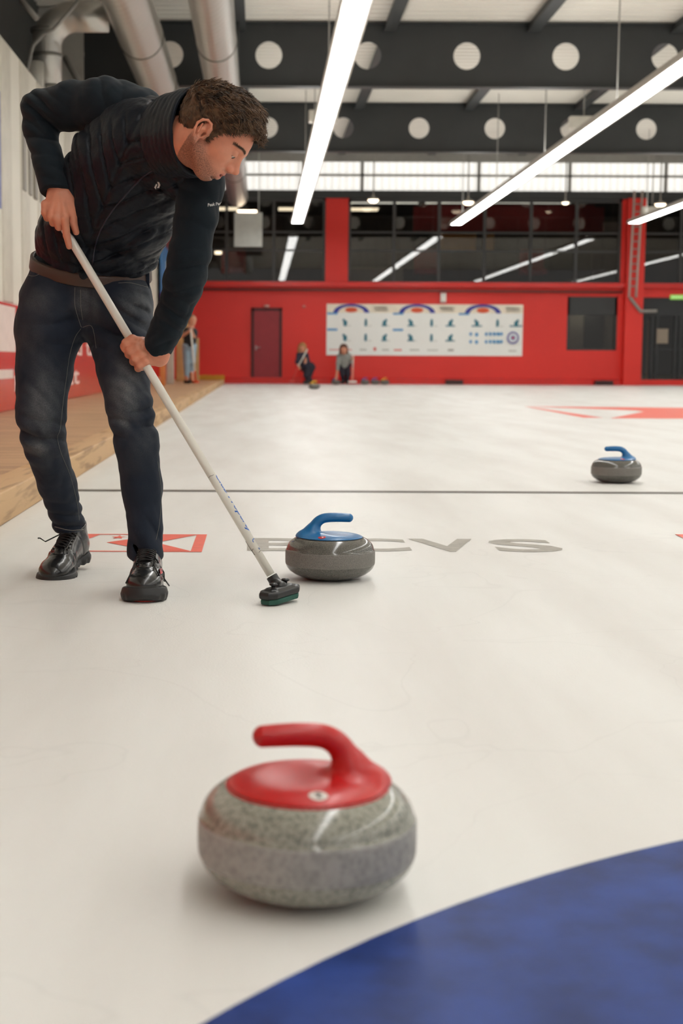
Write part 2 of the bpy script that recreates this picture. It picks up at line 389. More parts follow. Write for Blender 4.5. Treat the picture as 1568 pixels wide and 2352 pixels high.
cr = nn(nt, 'ShaderNodeValToRGB'); e = cr.color_ramp.elements; e[0].position = .36; e[0].color = srgb(158, 126, 90); e[1].position = .5; e[1].color = srgb(196, 160, 116); nt.links.new(n1.outputs['Fac'], cr.inputs[0]); nt.links.new(cr.outputs[0], b.inputs['Base Color']); b.inputs['Roughness'].default_value = .6
mb = MB().box((-2.878, -11.5, 0), (-1.27, 44.6, .136)); dk = tag(mb.build('wooden_walkway', wood), 'long light oak walkway raised beside the ice along the left wall', 'walkway')
y = -11.0; i = 0
mbs = MB()
for y in np.arange(-11, 44.5, 3.7):
    mbs.bevbox((-1.275, y, .0), (-1.098, min(y+3.69, 44.7), .142), .008)
mbs.build('edge_beam', beam_w, dk)

# ---- left wall : low red boards, white panels above, open above them
XL = -2.88
struct('wall_left', MB().box((XL-.14, -12, 0), (XL, 45.5, 4.27)), WHITE)
mb = MB()
for y in np.arange(9.6, 45, 1.3): mb.bevbox((XL-.02, y, 1.36), (XL+.014, y+.62, 4.26), .012)
mb.build('panel_rib', M('white_rib', srgb(206, 200, 186), .5), bpy.data.objects['wall_left'])
bo = empty('board_fence', (XL+.03, 15, .136), 'low glossy red advertising boards along the left wall behind the walkway', 'boards')
MB().bevbox((XL+.001, -11.5, .137), (XL+.05, 44.6, 1.345), .01).build('board_panel', RED2, bo)
TXT = M('board_white', srgb(238, 222, 214), .35)
def wall_text(s, y, z, hgt, wdt):
    vs, fs = text_polys(s, 1., offset=.015, extrude=0.); mn, mx_ = vs.min(0), vs.max(0)
    return [(XL+.0525, y+(v[0]-mn[0])/(mx_[0]-mn[0])*wdt, z+(v[1]-mn[1])/(mx_[1]-mn[1])*hgt) for v in vs], fs
mb = MB()
for s, y, z, h_, w_ in (('mmed ta', 18.6, .78, .30, 6.), ('mandat', 16.5, .34, .27, 5.9)): vs, fs = wall_text(s, y, z, h_, w_); mb.add(vs, fs)
for y0_, y1_, z0_, z1_ in ((13.5, 16.6, .80, 1.31), (12, 16.4, .50, .60)): mb.add([(XL+.0522, y0_, z0_), (XL+.0522, y1_, z0_), (XL+.0522, y1_, z1_), (XL+.0522, y0_, z1_)], [(0,1,2,3)])  # two plain pale rectangles beside the words
mb.build('lettering', TXT, bo)
# outer wall high up on the left, dark, and grey braced bay
struct('wall_outer', MB().box((-4.4, -12, 0), (-4.2, 45.8, 8)), DARK)
struct('ceiling_left', MB().box((-4.4, -12, 4.18), (XL-.1, 45.5, 4.24)), DARK)
GR = M('pale_grey_wall', srgb(176, 173, 166), .6)
y_ = 27.6
a0, a1 = W(142, 200, y_), W(190, 30, y_)
struct('wall_bay', MB().box((a0[0]-1.3, y_, 4.24), (a1[0], y_+.1, 7.3)), GR)
tag(MB().tube([W(148, 130, 27.56), W(198, 215, 27.56)], .05).build('steel_brace', GREYM), 'grey diagonal steel brace just right of the upright silver duct', 'brace')
tag(MB().tube([W(48, 0, 17.6), W(86, 44, 17.6)], .035).build('steel_brace', GREYM), 'grey diagonal steel brace at the top left corner, above the duct elbow', 'brace')

# ---- roof: corrugated deck, purlins, two cellular beams
ZR = HC+6.62
roofm = M('roof_sheet', srgb(226, 222, 212), .5, var=(.6, .05))
prof = []; y = -12.
while y < 50: prof += [(y, ZR), (y+.13, ZR), (y+.17, ZR+.09), (y+.30, ZR+.09)]; y += .34
vs = []; fs = []
for yy, zz in prof: vs += [(-4.4, yy, zz), (26, yy, zz)]
for i in range(len(prof)-1): fs.append((2*i, 2*i+1, 2*i+3, 2*i+2))
n = len(vs); vs += [(-4.4, -12, ZR+.3), (26, -12, ZR+.3), (26, 50, ZR+.3), (-4.4, 50, ZR+.3)]; fs.append((n, n+1, n+2, n+3))
struct('ceiling', MB().add(vs, fs), roofm)
def hbeam(Y, z0, z1, x0, x1, hx, hr):
    "cellular beam: web plate with round openings and two flanges"
    mb = MB(); zc = (z0+z1)/2; K = 32; t = .012
    for side in (-1, 1):
        yy = Y+side*t; xs = x0
        for h_ in hx:
            if not (x0+hr < h_ < x1-hr): continue
            l, r_ = h_-hr*1.25, h_+hr*1.25
            mb.add([(xs, yy, z0), (l, yy, z0), (l, yy, z1), (xs, yy, z1)], [(0,1,2,3)])
            ring = []; outer = []
            for k in range(K):
                a = 2*PI*k/K+PI/4; ring.append((h_+hr*math.cos(a), yy, zc+hr*math.sin(a)))
                c, s_ = math.cos(a), math.sin(a); q_ = max(abs(c), abs(s_)); outer.append((h_+(r_-h_)*c/q_, yy, zc+(z1-zc)*s_/q_))
            mb.add(ring+outer, [(k, (k+1) % K, K+(k+1) % K, K+k) for k in range(K)]); xs = r_
        mb.add([(xs, yy, z0), (x1, yy, z0), (x1, yy, z1), (xs, yy, z1)], [(0,1,2,3)])
    for h_ in hx:
        if not (x0+hr < h_ < x1-hr): continue
        a_ = [(h_+hr*math.cos(2*PI*k/K), Y-t, zc+hr*math.sin(2*PI*k/K)) for k in range(K)]; b_ = [(p[0], Y+t, p[2]) for p in a_]
        mb.add(a_+b_, [(k, (k+1) % K, K+(k+1) % K, K+k) for k in range(K)])
    mb.box((x0, Y-.13, z0-.02), (x1, Y+.13, z0)); mb.box((x0, Y-.13, z1), (x1, Y+.13, z1+.02)); return mb
Y1, Y2 = 28.8, 37.5; zb0, zb1 = HC+5.40, HC+6.59
s1 = (1054-833)*Y1/FPX; X1 = (1054-PX)*Y1/FPX; s2 = (1120-950)*Y2/FPX; X2 = (1120-PX)*Y2/FPX
tag(hbeam(Y1, zb0, zb1, -4.15, 25.5, [X1+s1*k for k in range(-6, 14)], .262).build('roof_beam', DARK), 'nearer dark steel roof beam with a row of round openings', 'beam', None)
tag(hbeam(Y2, zb0, zb1, -4.15, 25.5, [X2+s2*k for k in range(-6, 14)], .262).build('roof_beam', DARK), 'farther dark steel roof beam with round openings, above the red wall', 'beam', None)
# a beam nearer than the frame's edge is out of view; purlins run along the hall
PUR = [(-.42, 'left of the leftmost lamp row'), (2.52, 'just right of the leftmost lamp row'), (5.33, 'second from the right'), (8.15, 'rightmost in view')]
for x, wh in PUR:
    mb = MB(); x_ = x
    mb.box((x_-.085, 14, ZR-.16), (x_+.085, 45.4, ZR-.01)); mb.box((x_-.12, 14, ZR-.175), (x_+.12, 45.4, ZR-.155))
    tag(mb.build('roof_purlin', DARK), 'dark steel purlin under the corrugated roof, '+wh, 'purlin')

# ---- far wall
def wbox(mb, px0, py0, px1, py1, y0, y1, mi=0, Y=YW):
    a, b_ = W(px0, py0, Y), W(px1, py1, Y); mb.box((a[0], Y+y0, a[2]), (b_[0], Y+y1, b_[2]), mi); return mb
zw = lambda py: W(1000, py)[2]; xw = lambda px: W(px, 700)[0]
mb = MB(); zt_, zs, zh = zw(456), zw(652), zw(439)
XE = 25.5
wins = [(xw(420), xw(746)), (xw(798), xw(1422)), (xw(1472), XE-1)]
dn = (xw(1303), xw(1418), zw(803), zw(680)); ent = (xw(1462), xw(1780), zw(870), zw(681))
# lower wall with openings for the small window and the entrance
xa = XL-1.3
mb.box((xa, YW, 0), (dn[0], YW+.2, zs)); mb.box((dn[0], YW, 0), (dn[1], YW+.2, dn[2])); mb.box((dn[0], YW, dn[3]), (dn[1], YW+.2, zs)); mb.box((dn[1], YW, 0), (ent[0], YW+.2, zs))
mb.box((ent[0], YW, 0), (ent[1], YW+.2, ent[2])); mb.box((ent[0], YW, ent[3]), (ent[1], YW+.2, zs)); mb.box((ent[1], YW, 0), (XE, YW+.2, zs))
for l, r_ in ((xa, wins[0][0]), (wins[0][1], wins[1][0]), (wins[1][1], wins[2][0]), (wins[2][1], XE)): mb.box((l, YW, zs), (r_, YW+.2, zt_))
struct('wall_far', mb, RED)
struct('wall_head', MB().box((xa, YW-.1, zt_), (XE, YW+.2, zh)), DARK)
mb = MB(); mb.box((xa, YW-.22, zw(660)), (XE, YW+.01, zw(649))); struct('trim_1', mb, RED2)
mb = MB(); mb.tube([(xa, YW-.18, zw(667)), (xw(1425), YW-.18, zw(670))], .035); tag(mb.build('wall_pipe', M('pipe_brown', srgb(104, 62, 58), .5)), 'thin dark pipe running under the red ledge of the far wall', 'pipe')
mb = MB(); mb.box((xa, YW-.12, 0), (xw(1462), YW+.01, zw(868))); struct('trim_2', mb, RED2)
# clerestory band, its panels set to glow by themselves
CL = M('glowing_polycarbonate', srgb(235, 233, 226), .5, emit=((1, .985, .94, 1), .72)); nt = CL.node_tree; b = bsdf(CL)
tc = nn(nt, 'ShaderNodeTexCoord'); wvx = nn(nt, 'ShaderNodeTexWave', _Scale=1.4); wvx.bands_direction = 'X'; nt.links.new(tc.outputs['Object'], wvx.inputs['Vector'])
mr = nn(nt, 'ShaderNodeMapRange'); mr.inputs['To Min'].default_value = .66; mr.inputs['To Max'].default_value = .86; nt.links.new(wvx.outputs['Fac'], mr.inputs['Value']); nt.links.new(mr.outputs[0], b.inputs['Emission Strength'])
struct('window_1', MB().box((xa, YW, zh), (XE, YW+.06, zw(372))), CL)
mb = MB()
mb.box((xa, YW-.06, zw(406)), (XE, YW+.0, zw(401)))
for px in (694, 828, 1093, 1300, 1518): mb.box((xw(px)-.05, YW-.06, zh), (xw(px)+.05, YW, zw(372)))
mb.build('window_frame', M('frame_grey', srgb(150, 148, 142), .5), bpy.data.objects['window_1'])
struct('wall_gable', MB().box((xa, YW-.08, zw(373)), (XE, YW+.2, ZR+.1)), GREYM)

# upper lounge behind the glass
zf = zs-.4
dim = M('lounge_dark', srgb(52, 46, 42), .7); 
struct('wall_lounge', MB().box((xa, YW+5, zf), (XE, YW+5.1, zh)), M('lounge_back', srgb(58, 44, 36), .8, var=(.9, .9)))
struct('floor_lounge', MB().box((xa, YW+.2, zf-.1), (XE, YW+5.1, zf)), dim); struct('ceiling_lounge', MB().box((xa, YW+.2, zt_), (XE, YW+5.1, zt_+.1)), dim)
mb = MB(); yl = YW+1.5
a, b_ = W(950, 474, yl), W(1386, 532, yl); mb.box((a[0]+.3, yl+.04, zt_-.005), (b_[0]-.3, yl+.1, a[2])).box((a[0], yl, a[2]), (b_[0], yl+.15, b_[2])); tag(mb.build('bulkhead_panel', M('lounge_red', srgb(150, 22, 20), .6)), 'wide dark red panel hanging in the lounge behind the long upper window', 'panel')
yl = YW+2.5; YEL = M('ochre_board', srgb(222, 160, 58), .6)
for (q0, q1, q2, q3), wh in (((1012, 536, 1092, 574), 'ochre yellow board in the lounge below the dark red panel, the wider one'), ((1115, 536, 1134, 574), 'ochre yellow board in the lounge, the narrow one on the right')):
    a, b_ = W(q0, q1, yl), W(q2, q3, yl); tag(MB().box((a[0], yl, a[2]), (b_[0], yl+.06, b_[2])).build('wall_board', YEL), wh, 'board')
def armchair(px, py, Y, red, label):
    c = W(px, py, Y); t = empty('lounge_chair', (c[0], Y, zf), label, 'chair')
    mt = M('chair_red' if red else 'chair_brown', srgb(170, 30, 34) if red else srgb(74, 44, 38), .5)
    MB().bevbox((c[0]-.4, Y-.35, zf+.75), (c[0]+.4, Y+.35, zf+.95), .05).build('seat', mt, t)
    mb = MB(); mb.bevbox((c[0]-.4, Y+.22, zf+.9), (c[0]+.4, Y+.36, zf+1.6), .05); mb.build('backrest', mt, t)
    for sx in (-1, 1):
        for sy in (-1, 1): MB().tube([(c[0]+sx*.33, Y+sy*.28, zf), (c[0]+sx*.33, Y+sy*.28, zf+.76)], .025).build('leg', BLACK, t)
armchair(980, 620, YW+1.2, 1, 'red lounge chair behind the long upper window, where the middle lamp row is mirrored')
armchair(1224, 618, YW+1.2, 1, 'red lounge chair behind the long upper window, right of its centre')
armchair(1390, 622, YW+1.6, 0, 'brownish red lounge chair at the right end of the long upper window')
armchair(536, 620, YW+1.3, 1, 'red lounge chair behind the upper window on the left')
mb = MB(); a, b_ = W(798, 612, YW+.5), W(925, 648, YW+.5); mb.box((a[0], YW+.5, zf), (b_[0], YW+.7, a[2]-.02)); tag(mb.build('lounge_counter', M('counter_cream', srgb(150, 138, 122), .6)), 'pale low counter in the left corner of the long upper window', 'counter')
# table lamps and long pale ceiling fittings in the lounge
WARM = M('warm_bulb', (1, .8, .6, 1), .5, emit=((1, .80, .58, 1), 6.)); PALE = M('pale_tube', (1, 1, .9, 1), .5, emit=((1, .97, .88, 1), 1.6))
for k, (p0, p1) in enumerate(((800, 902), (906, 960), (978, 1004), (1012, 1100), (1130, 1310))):
    a, b_ = W(p0, 463, YW+1), W(p1, 467, YW+1); tag(MB().box((a[0]+.1, YW+1.05, b_[2]), (a[0]+.14, YW+1.1, zt_)).box((a[0], YW+1, a[2]), (b_[0], YW+1.15, b_[2])).build('tube_lamp', PALE), 'dim pale tube light under the lounge ceiling behind the long upper window', 'lamp', 'tube lights in the lounge')
for px, py, wh in ((857, 460, 'above the left part of the long upper window'), (1075, 465, 'beside the end of the middle lamp row'), (1298, 466, 'of smallest size, above the right part of the long upper window'), (1516, 470, 'above the end of the rightmost lamp row')):
    c = W(px, py, 44.4); r_ = .16 if px != 1298 else .1
    t = empty('pendant_lamp', (c[0], 44.4, c[2]), 'round warm pendant lamp '+wh, 'lamp')
    MB().lathe([(.001, -r_*.5), (r_*.6, -r_*.42), (r_, 0), (r_*.9, r_*.2), (.001, r_*.3)], (c[0], 44.4, c[2]), 24).build('bulb', WARM, t)
    MB().lathe([(r_*1.15, r_*.05), (r_*1.1, r_*.3), (.03, r_*.7), (.03, r_*.75)], (c[0], 44.4, c[2]), 24).build('lamp_shade', GREYM, t)
    MB().tube([(c[0], 44.4, c[2]+r_*.6), (c[0], 44.4, ZR)], .02, 6).build('rod', GREYM, t)
for px, py, wh in ((501, 579, 'warm downlight behind the upper left window, nearest the sweeping man'), (567, 488, 'flat bright light above the white hanging sheet')):
    a = W(px, py, YW+.5 if py > 500 else 44.2); w_ = .11 if py > 500 else .3
    o = MB().bevbox((a[0]-w_, a[1]-.05, a[2]-.07), (a[0]+w_, a[1]+.05, a[2]+.07), .03).build('wall_lamp', WARM); tag(o, wh, 'lamp')
for k in range(9):  # row of lamps added to light the lounge interior
    x_ = wins[0][0]+1.2+2.35*k; tag(MB().bevbox((x_-.5, YW+2.8, zt_-.06), (x_+.5, YW+3.3, zt_+.0), .02).build('added_ceiling_lamp', M('added_lounge_lamp', (1, .85, .6, 1), .5, emit=((1, .84, .62, 1), 3.2))), 'flat warm lamp added to light the lounge behind the upper windows', 'lamp', 'added lamps in the lounge')
tag(MB().bevbox((dn[0]+.3, YW+.9, zs-.6), (dn[1]-.3, YW+1.1, zs-.55), .01).build('added_ceiling_lamp', M('added_office_lamp', (1, .9, .75, 1), .5, emit=((1, .92, .8, 1), 14.))), 'flat lamp added to light the room behind the small office window', 'lamp')  # lamp added to brighten the office interior
# glass, mullions
glass = bpy.data.materials.new('window_glass'); glass.use_nodes = True; nt = glass.node_tree; nt.nodes.remove(bsdf(glass)); out = nt.nodes['Material Output']
tr = nn(nt, 'ShaderNodeBsdfTransparent'); tr.inputs[0].default_value = (.62, .62, .6, 1); gl = nn(nt, 'ShaderNodeBsdfGlossy'); gl.inputs['Roughness'].default_value = .012
mxs = nn(nt, 'ShaderNodeMixShader'); mxs.inputs[0].default_value = .06; nt.links.new(tr.outputs[0], mxs.inputs[1]); nt.links.new(gl.outputs[0], mxs.inputs[2]); nt.links.new(mxs.outputs[0], out.inputs[0])
MUL = M('mullion', srgb(62, 62, 62), .5)
for k, (l, r_) in enumerate(wins):
    w_ = struct('window_%d' % (k+2), MB().box((l, YW+.09, zs), (r_, YW+.11, zt_)), glass)
    fr = MB(); fr.box((l, YW+.03, zs), (r_, YW+.15, zs+.08)); fr.box((l, YW+.03, zt_-.1), (r_, YW+.15, zt_)); fr.box((l, YW+.03, zs), (l+.08, YW+.15, zt_)); fr.box((r_-.08, YW+.03, zs), (r_, YW+.15, zt_))
    for px in ((628, 520) if k == 0 else ((903, 1006, 1110, 1216, 1320) if k == 1 else (1560, 1650, 1760))): fr.box((xw(px)-.045, YW+.05, zs), (xw(px)+.045, YW+.14, zt_))
    for py in (534, 576): fr.box((l, YW+.06, zw(py)-.03), (r_, YW+.13, zw(py)+.03))
    fr.build('window_frame', MUL, w_)
a, b_ = W(538, 488, 43.9), W(602, 567, 43.9)
t = tag(MB().box((a[0]+.1, 43.91, a[2]), (a[0]+.12, 43.925, ZR)).box((b_[0]-.12, 43.91, a[2]), (b_[0]-.1, 43.925, ZR)).box((a[0], 43.9, b_[2]), (b_[0], 43.93, a[2])).build('projection_screen', M('screen_white', srgb(214, 216, 208), .5)), 'white sheet hanging before the upper left window under the duct end', 'screen')
# small window below
w_ = struct('window_5', MB().box((dn[0], YW+.09, dn[2]), (dn[1], YW+.11, zw(722))), glass)
fr = MB().box((dn[0], YW+.02, zw(722)), (dn[1], YW+.15, dn[3])); fr.box((dn[0], YW+.02, dn[2]), (dn[0]+.07, YW+.15, dn[3])); fr.box((dn[1]-.07, YW+.02, dn[2]), (dn[1], YW+.15, dn[3])); fr.box((dn[0], YW+.02, dn[2]), (dn[1], YW+.15, dn[2]+.06)); fr.build('window_frame', DARK, w_)
struct('wall_office', MB().box((dn[0]-.4, YW+1.6, 0), (dn[1]+.4, YW+1.7, zs-.4)), M('office_back', srgb(120, 118, 108), .7))
MB().box((dn[0]+.9, YW+1.5, 0), (dn[0]+1.5, YW+1.6, dn[2]+1.2)).build('door_5', DARK, bpy.data.objects['wall_office'])
# entrance: black frame, glass doors
e_ = MB(); e_.box((ent[0], YW+.05, ent[2]), (ent[0]+.08, YW+.18, ent[3])); e_.box((ent[0], YW+.05, zw(722)), (ent[1], YW+.18, ent[3]))
for px in (1500, 1512, 1555, 1566, 1640): e_.box((xw(px)-.05, YW+.05, ent[2]), (xw(px)+.05, YW+.18, zw(722)))
e_.box((xw(1505), YW+.06, zw(802)), (ent[1], YW+.17, zw(799)))
w_ = struct('door_2', e_, M('black_frame', srgb(40, 43, 45), .5)); MB().box((ent[0]+.08, YW+.1, ent[2]), (ent[1], YW+.12, zw(722))).build('glass', glass, w_)
struct('wall_foyer', MB().box((ent[0]-.2, YW+3, 0), (ent[1]+.4, YW+3.1, zs-.4)), M('foyer_back', srgb(48, 46, 44), .7))
for px, wd, c_, wh in ((1473, 11, srgb(206, 92, 40), 'orange upright banner behind the dark glass entrance'), (1490, 7, srgb(170, 140, 112), 'tan post behind the dark glass entrance')):
    a = W(px, 735, YW+1.2); b_ = W(px, 855, YW+1.2); wd *= .007
    tag(MB().box((a[0]-wd, YW+1.2, 0), (a[0]+wd, YW+1.26, a[2])).build('banner' if px == 1473 else 'post', M('c%d' % px, c_, .6)), wh, 'banner' if px == 1473 else 'post')
a, b_ = W(1508, 755, YW+.04), W(1533, 789, YW+.04); tag(MB().box((a[0], YW+.03, b_[2]), (b_[0], YW+.05, a[2])).build('notice', M('notice_paper', srgb(146, 134, 118), .7)), 'beige paper notice on the dark entrance door at far right', 'notice')
a, b_ = W(1539, 677, YW-.03), W(1572, 688, YW-.03)
t = empty('exit_sign', (a[0], YW-.03, b_[2]), 'small green lit exit sign above the dark entrance', 'sign')
MB().box((a[0], YW-.05, b_[2]), (b_[0], YW, a[2])).build('housing', M('exit_green', srgb(110, 165, 70), .5, emit=((.25, .5, .1, 1), .7)), t)
mb = MB(); w2 = b_[0]-a[0]; hh = a[2]-b_[2]; zz = b_[2]
for k in range(5): mb.box((a[0]+w2*(.12+.16*k), YW-.054, zz+hh*.35), (a[0]+w2*(.2+.16*k), YW-.051, zz+hh*.68))
mb.build('pictogram', M('exit_white', srgb(190, 220, 160), .5, emit=((.6, .9, .45, 1), .6)), t)
# pillar with cable ladder
struct('wall_pillar', MB().box((xw(1430), YW-.35, 0), (xw(1470), YW-.001, zt_)), RED)
t = empty('cable_ladder', (xw(1447), YW-.4, zw(690)), 'pale cable ladder running down the red pillar at right', 'cable tray')
for p0, p1 in ((1441, 1436), (1459, 1452)): MB().tube([(xw(p0), YW-.4, zh), (xw(p1), YW-.4, zw(682))], .035, 8).build('rail', M('galvanised', srgb(196, 180, 172), .5), t)
for k in range(12): z_ = zw(470+17*k); f_ = k/11.; MB().tube([(xw(1441-5*f_), YW-.4, z_), (xw(1459-7*f_), YW-.4, z_)], .018, 6).build('rung', GREYM, t)
tag(MB().tube([(xw(1438), YW-.42, zw(683)), (xw(1463), YW-.42, zw(714)), (xw(1500), YW-.42, zw(713))], .055, 8).build('cable_duct', GREYM), 'pale conduit slanting off the ladder foot to the entrance', 'conduit')
# door with frame
dx0, dx1, dz = xw(577), xw(648), zw(709)
d_ = struct('door_1', MB().box((dx0+.08, YW-.05, zw(868)), (dx1-.08, YW, dz-.09)), DRED)
MB().box((dx0, YW-.07, zw(868)), (dx0+.09, YW-.0, dz)).box((dx1-.09, YW-.07, zw(868)), (dx1, YW, dz)).box((dx0, YW-.07, dz-.09), (dx1, YW, dz)).build('door_frame', FRAME, d_)
MB().bevbox((dx0+.13, YW-.075, zw(806)), (dx0+.18, YW-.05, zw(796)), .005).tube([(dx0+.15, YW-.09, zw(800)), (dx0+.30, YW-.09, zw(800))], .014).build('door_handle', M('steel', srgb(170, 150, 150), .3, .8), d_)
tag(MB().lathe([(.001, -.06), (.08, -.05), (.09, 0), (.001, .01)], (xw(612), YW-.1, zw(703)), 16).build('door_lamp', M('lamp_dull', srgb(230, 190, 180), .4)), 'small pale round lamp above the red door', 'lamp')
tag(MB().lathe([(.001, -.05), (.05, -.04), (.05, .03), (.001, .04)], (xw(698), YW-.04, zw(705)), 12).build('sensor', M('sensor_pink', srgb(214, 130, 120), .4)), 'tiny pink sensor on the far wall right of the red door', 'sensor')
tag(MB().bevbox((xw(1010), YW-.14, zw(695)), (xw(1023), YW-.0, zw(673)), .02).build('wall_box', M('white_box', srgb(232, 228, 220), .4)), 'small white box on the far wall above the poster', 'box')
for px0, px1, wh in ((1024, 1063, 'low black box at the foot of the far wall under the poster'), (1366, 1407, 'low black box at the foot of the far wall under the small window')):
    t = empty('foot_grip_box', (xw((px0+px1)/2), YW-.2, 0), wh, 'box')
    MB().bevbox((xw(px0), YW-.4, 0), (xw(px1), YW-.13, .15), .02).build('housing', M('box_brown', srgb(88, 30, 28), .5), t)
    mb = MB()
    for k in range(6): x_ = xw(px0)+(k+.5)*(xw(px1)-xw(px0))/6; mb.box((x_-.03, YW-.41, .03), (x_+.03, YW-.395, .12))
    mb.build('slot', BLACK, t)
# poster with the exercise chart
pz0, pz1, px0, px1 = zw(817), zw(699), xw(750), xw(1201); PW, PH = px1-px0, pz1-pz0
pal = [M('poster_white', srgb(246, 248, 243), .5, var=(3., .01)), M('print_violet', srgb(62, 66, 160), .5), M('print_blue', srgb(60, 150, 204), .5), M('print_teal', srgb(40, 120, 140), .5),
       M('print_orange', srgb(226, 92, 52), .5), M('print_grey', srgb(176, 176, 168), .5), M('print_cream', srgb(244, 234, 214), .5), M('print_red', srgb(222, 70, 64), .5)]
t = empty('wall_poster', (px0, YW-.02, pz0), 'wide white poster of exercise figures on the red far wall', 'poster')
MB().box((px0, YW-.03, pz0), (px1, YW-.005, pz1)).build('sheet', pal[0], t)
mb = MB(); yp = YW-.034
def pr(u0, v0, u1, v1, mi): mb.box((px0+PW*u0, yp, pz1-PH*v1), (px0+PW*u1, yp+.003, pz1-PH*v0), mi)
LAY = [0]
def pe(u, v, ru, rv, mi, r0=0, a0=0, a1=2*PI):
    LAY[0] += 1; n = 24; yp = YW-.036-.0007*LAY[0]; cx, cz = px0+PW*u, pz1-PH*v; vs = []; fs = []
    for k in range(n+1):
        a = a0+(a1-a0)*k/n; vs += [(cx+r0*ru*PW*math.cos(a), yp, cz+r0*rv*PH*math.sin(a)), (cx+ru*PW*math.cos(a), yp, cz+rv*PH*math.sin(a))]
    for k in range(n): fs.append((2*k, 2*k+1, 2*k+3, 2*k+2))
    mb.add(vs, fs, mi)
pr(0, 0, 1, .17, 6)
for k in range(3):
    u = .125+.335*k; pe(u, .17, .092, .17, 1, .72, 0, PI); pe(u, .115, .032, .05, 4); pr(u+.115, .06, u+.185, .085, 5); pr(u+.12, .11, u+.19, .13, 5)
    pr(.003+.335*k, .17, .055+.335*k, .205, 2); 
    if k < 2: pr(.003+.335*k, .48, .055+.335*k, .52, 2)
    for row, v in enumerate((.37, .66)):
        if k == 2 and row: continue
        for j, uu in enumerate((.095, .2, .295)):
            x_ = uu+.335*k; sp = .008+.009*k+.003*j; tilt = (j-1)*.008
            pe(x_+tilt, v-.055, .006, .026, 3); pe(x_, v, .010 if j != 1 else .007, .055, 3); pr(x_-sp if j != 1 else x_-.006, v+.035, x_+(sp if j != 1 else .006), v+.06, 3 if j != 1 else 3)
            pr(x_+.012, v+.05, x_+.03, v+.058, 5)
for r_ in range(2):
    pe(.765, .585+.145*r_, .008, .035, 2)
    for k in range(5): pe(.793+.021*k if k else .735, .575+.15*r_, .007, .03, 2)
    for k in range(4): pe(.815+.019*k+.019, .57+.15*r_, .007, .03, 2)
pe(.95, .645, .03, .118, 1); pe(.95, .645, .0225, .088, 0); pe(.95, .645, .013, .05, 2); pe(.95, .645, .007, .026, 7)
pr(.015, .885, .13, .90, 7); pr(.17, .88, .205, .90, 5); pe(.247, .875, .007, .035, 7); pr(.285, .88, .32, .90, 5); pr(.345, .88, .385, .905, 7); pr(.425, .88, .475, .9, 5); pr(.515, .885, .57, .9, 5); pr(.62, .87, .65, .91, 5); pr(.93, .89, .97, .91, 5)
mb.build('print', pal, t)

# ---- hanging lamp rows
LAMP = M('lamp_diffuser', (1, 1, .98, 1), .5, emit=((1, .995, .975, 1), 14.)); ROOF_GLOW = M('added_roof_glow', (1, 1, .98, 1), .5, emit=((1, .985, .95, 1), 8.)); HSG = M('lamp_housing', srgb(206, 204, 196), .4)
ZL = HC+4.12
def lamp_row(x, y0, y1, label):
    t = empty('lamp_row', (x, (y0+y1)/2, ZL), label, 'lamp', None)
    hs = MB(); hs.box((x-.17, y0, ZL+.012), (x+.17, y1, ZL+.10)); hs.box((x-.19, y0, ZL-.004), (x-.165, y1, ZL+.05)); hs.box((x+.165, y0, ZL-.004), (x+.19, y1, ZL+.05)); hs.build('housing', HSG, t); MB().box((x-.12, y0+.1, ZL+.1), (x+.12, y1-.1, ZL+.112)).build('roof_glow_strip', ROOF_GLOW, t)  # glowing strip added on top of the housing to brighten the roof
    MB().box((x-.163, y0+.03, ZL+.002), (x+.163, y1-.03, ZL+.012)).build('diffuser', LAMP, t)
    sl = MB(); ys = []; y = y1
    while y > y0+.05: ys += [y, y-.024]; y -= .75
    vs = []; fs = []
    for yy in ys: vs += [(x-.164, yy, ZL-.003), (x-.150, yy, ZL-.003), (x+.150, yy, ZL-.003), (x+.164, yy, ZL-.003)]
    for i in range(len(ys)-1):
        k4 = 4*i; fs += [(k4, k4+1, k4+5, k4+4), (k4+2, k4+3, k4+7, k4+6)]
        if i % 2 == 0: fs.append((k4+1, k4+2, k4+6, k4+5))
    sl.add(vs, fs)
    sl.build('louvre', M('louvre', srgb(240, 240, 236), .4), t)
    for k, y in enumerate(np.arange(y1-1.5, y0, -6.)):
        MB().tube([(x, y, ZL+.1), (x, y, ZR)], .012, 6).build('hanger', GREYM, t)
lamp_row(1.10, -9, 43.3, 'long white fluorescent lamp row above the blue stone near the man, leftmost of the three')
lamp_row(5.88, -9, 43.6, 'long white fluorescent lamp row hanging diagonally at upper right, the middle of three')
lamp_row(11.05, -9, 42.9, 'short visible end of a white lamp row at the right edge, by the red pillar')
lamp_row(16.1, -9, 43, 'white lamp row beyond the right edge of the picture')
o = bpy.data.objects  # loudspeakers / projectors hanging at the lamp rows
for px, py, Y, wh in ((742, 268, 34., 'pale box hanging from the left lamp row before the farther roof beam'), (1340, 282, 34., 'pale box hanging beside the middle lamp row before the farther roof beam'), (1497, 486, 43.3, 'pale bracket behind the end of the rightmost lamp row')):
    c = W(px, py, Y); t = empty('hanging_box', tuple(c), wh, 'fixture'); s_ = .34 if Y < 40 else .3
    MB().bevbox((c[0]-s_, Y-.12, c[2]-.14), (c[0]+s_, Y+.12, c[2]+.14), .02).build('housing', M('fixture_grey', srgb(206, 202, 190), .5), t)
    MB().tube([(c[0], Y, c[2]+.14), (c[0], Y, ZR)], .015, 6).build('rod', GREYM, t)

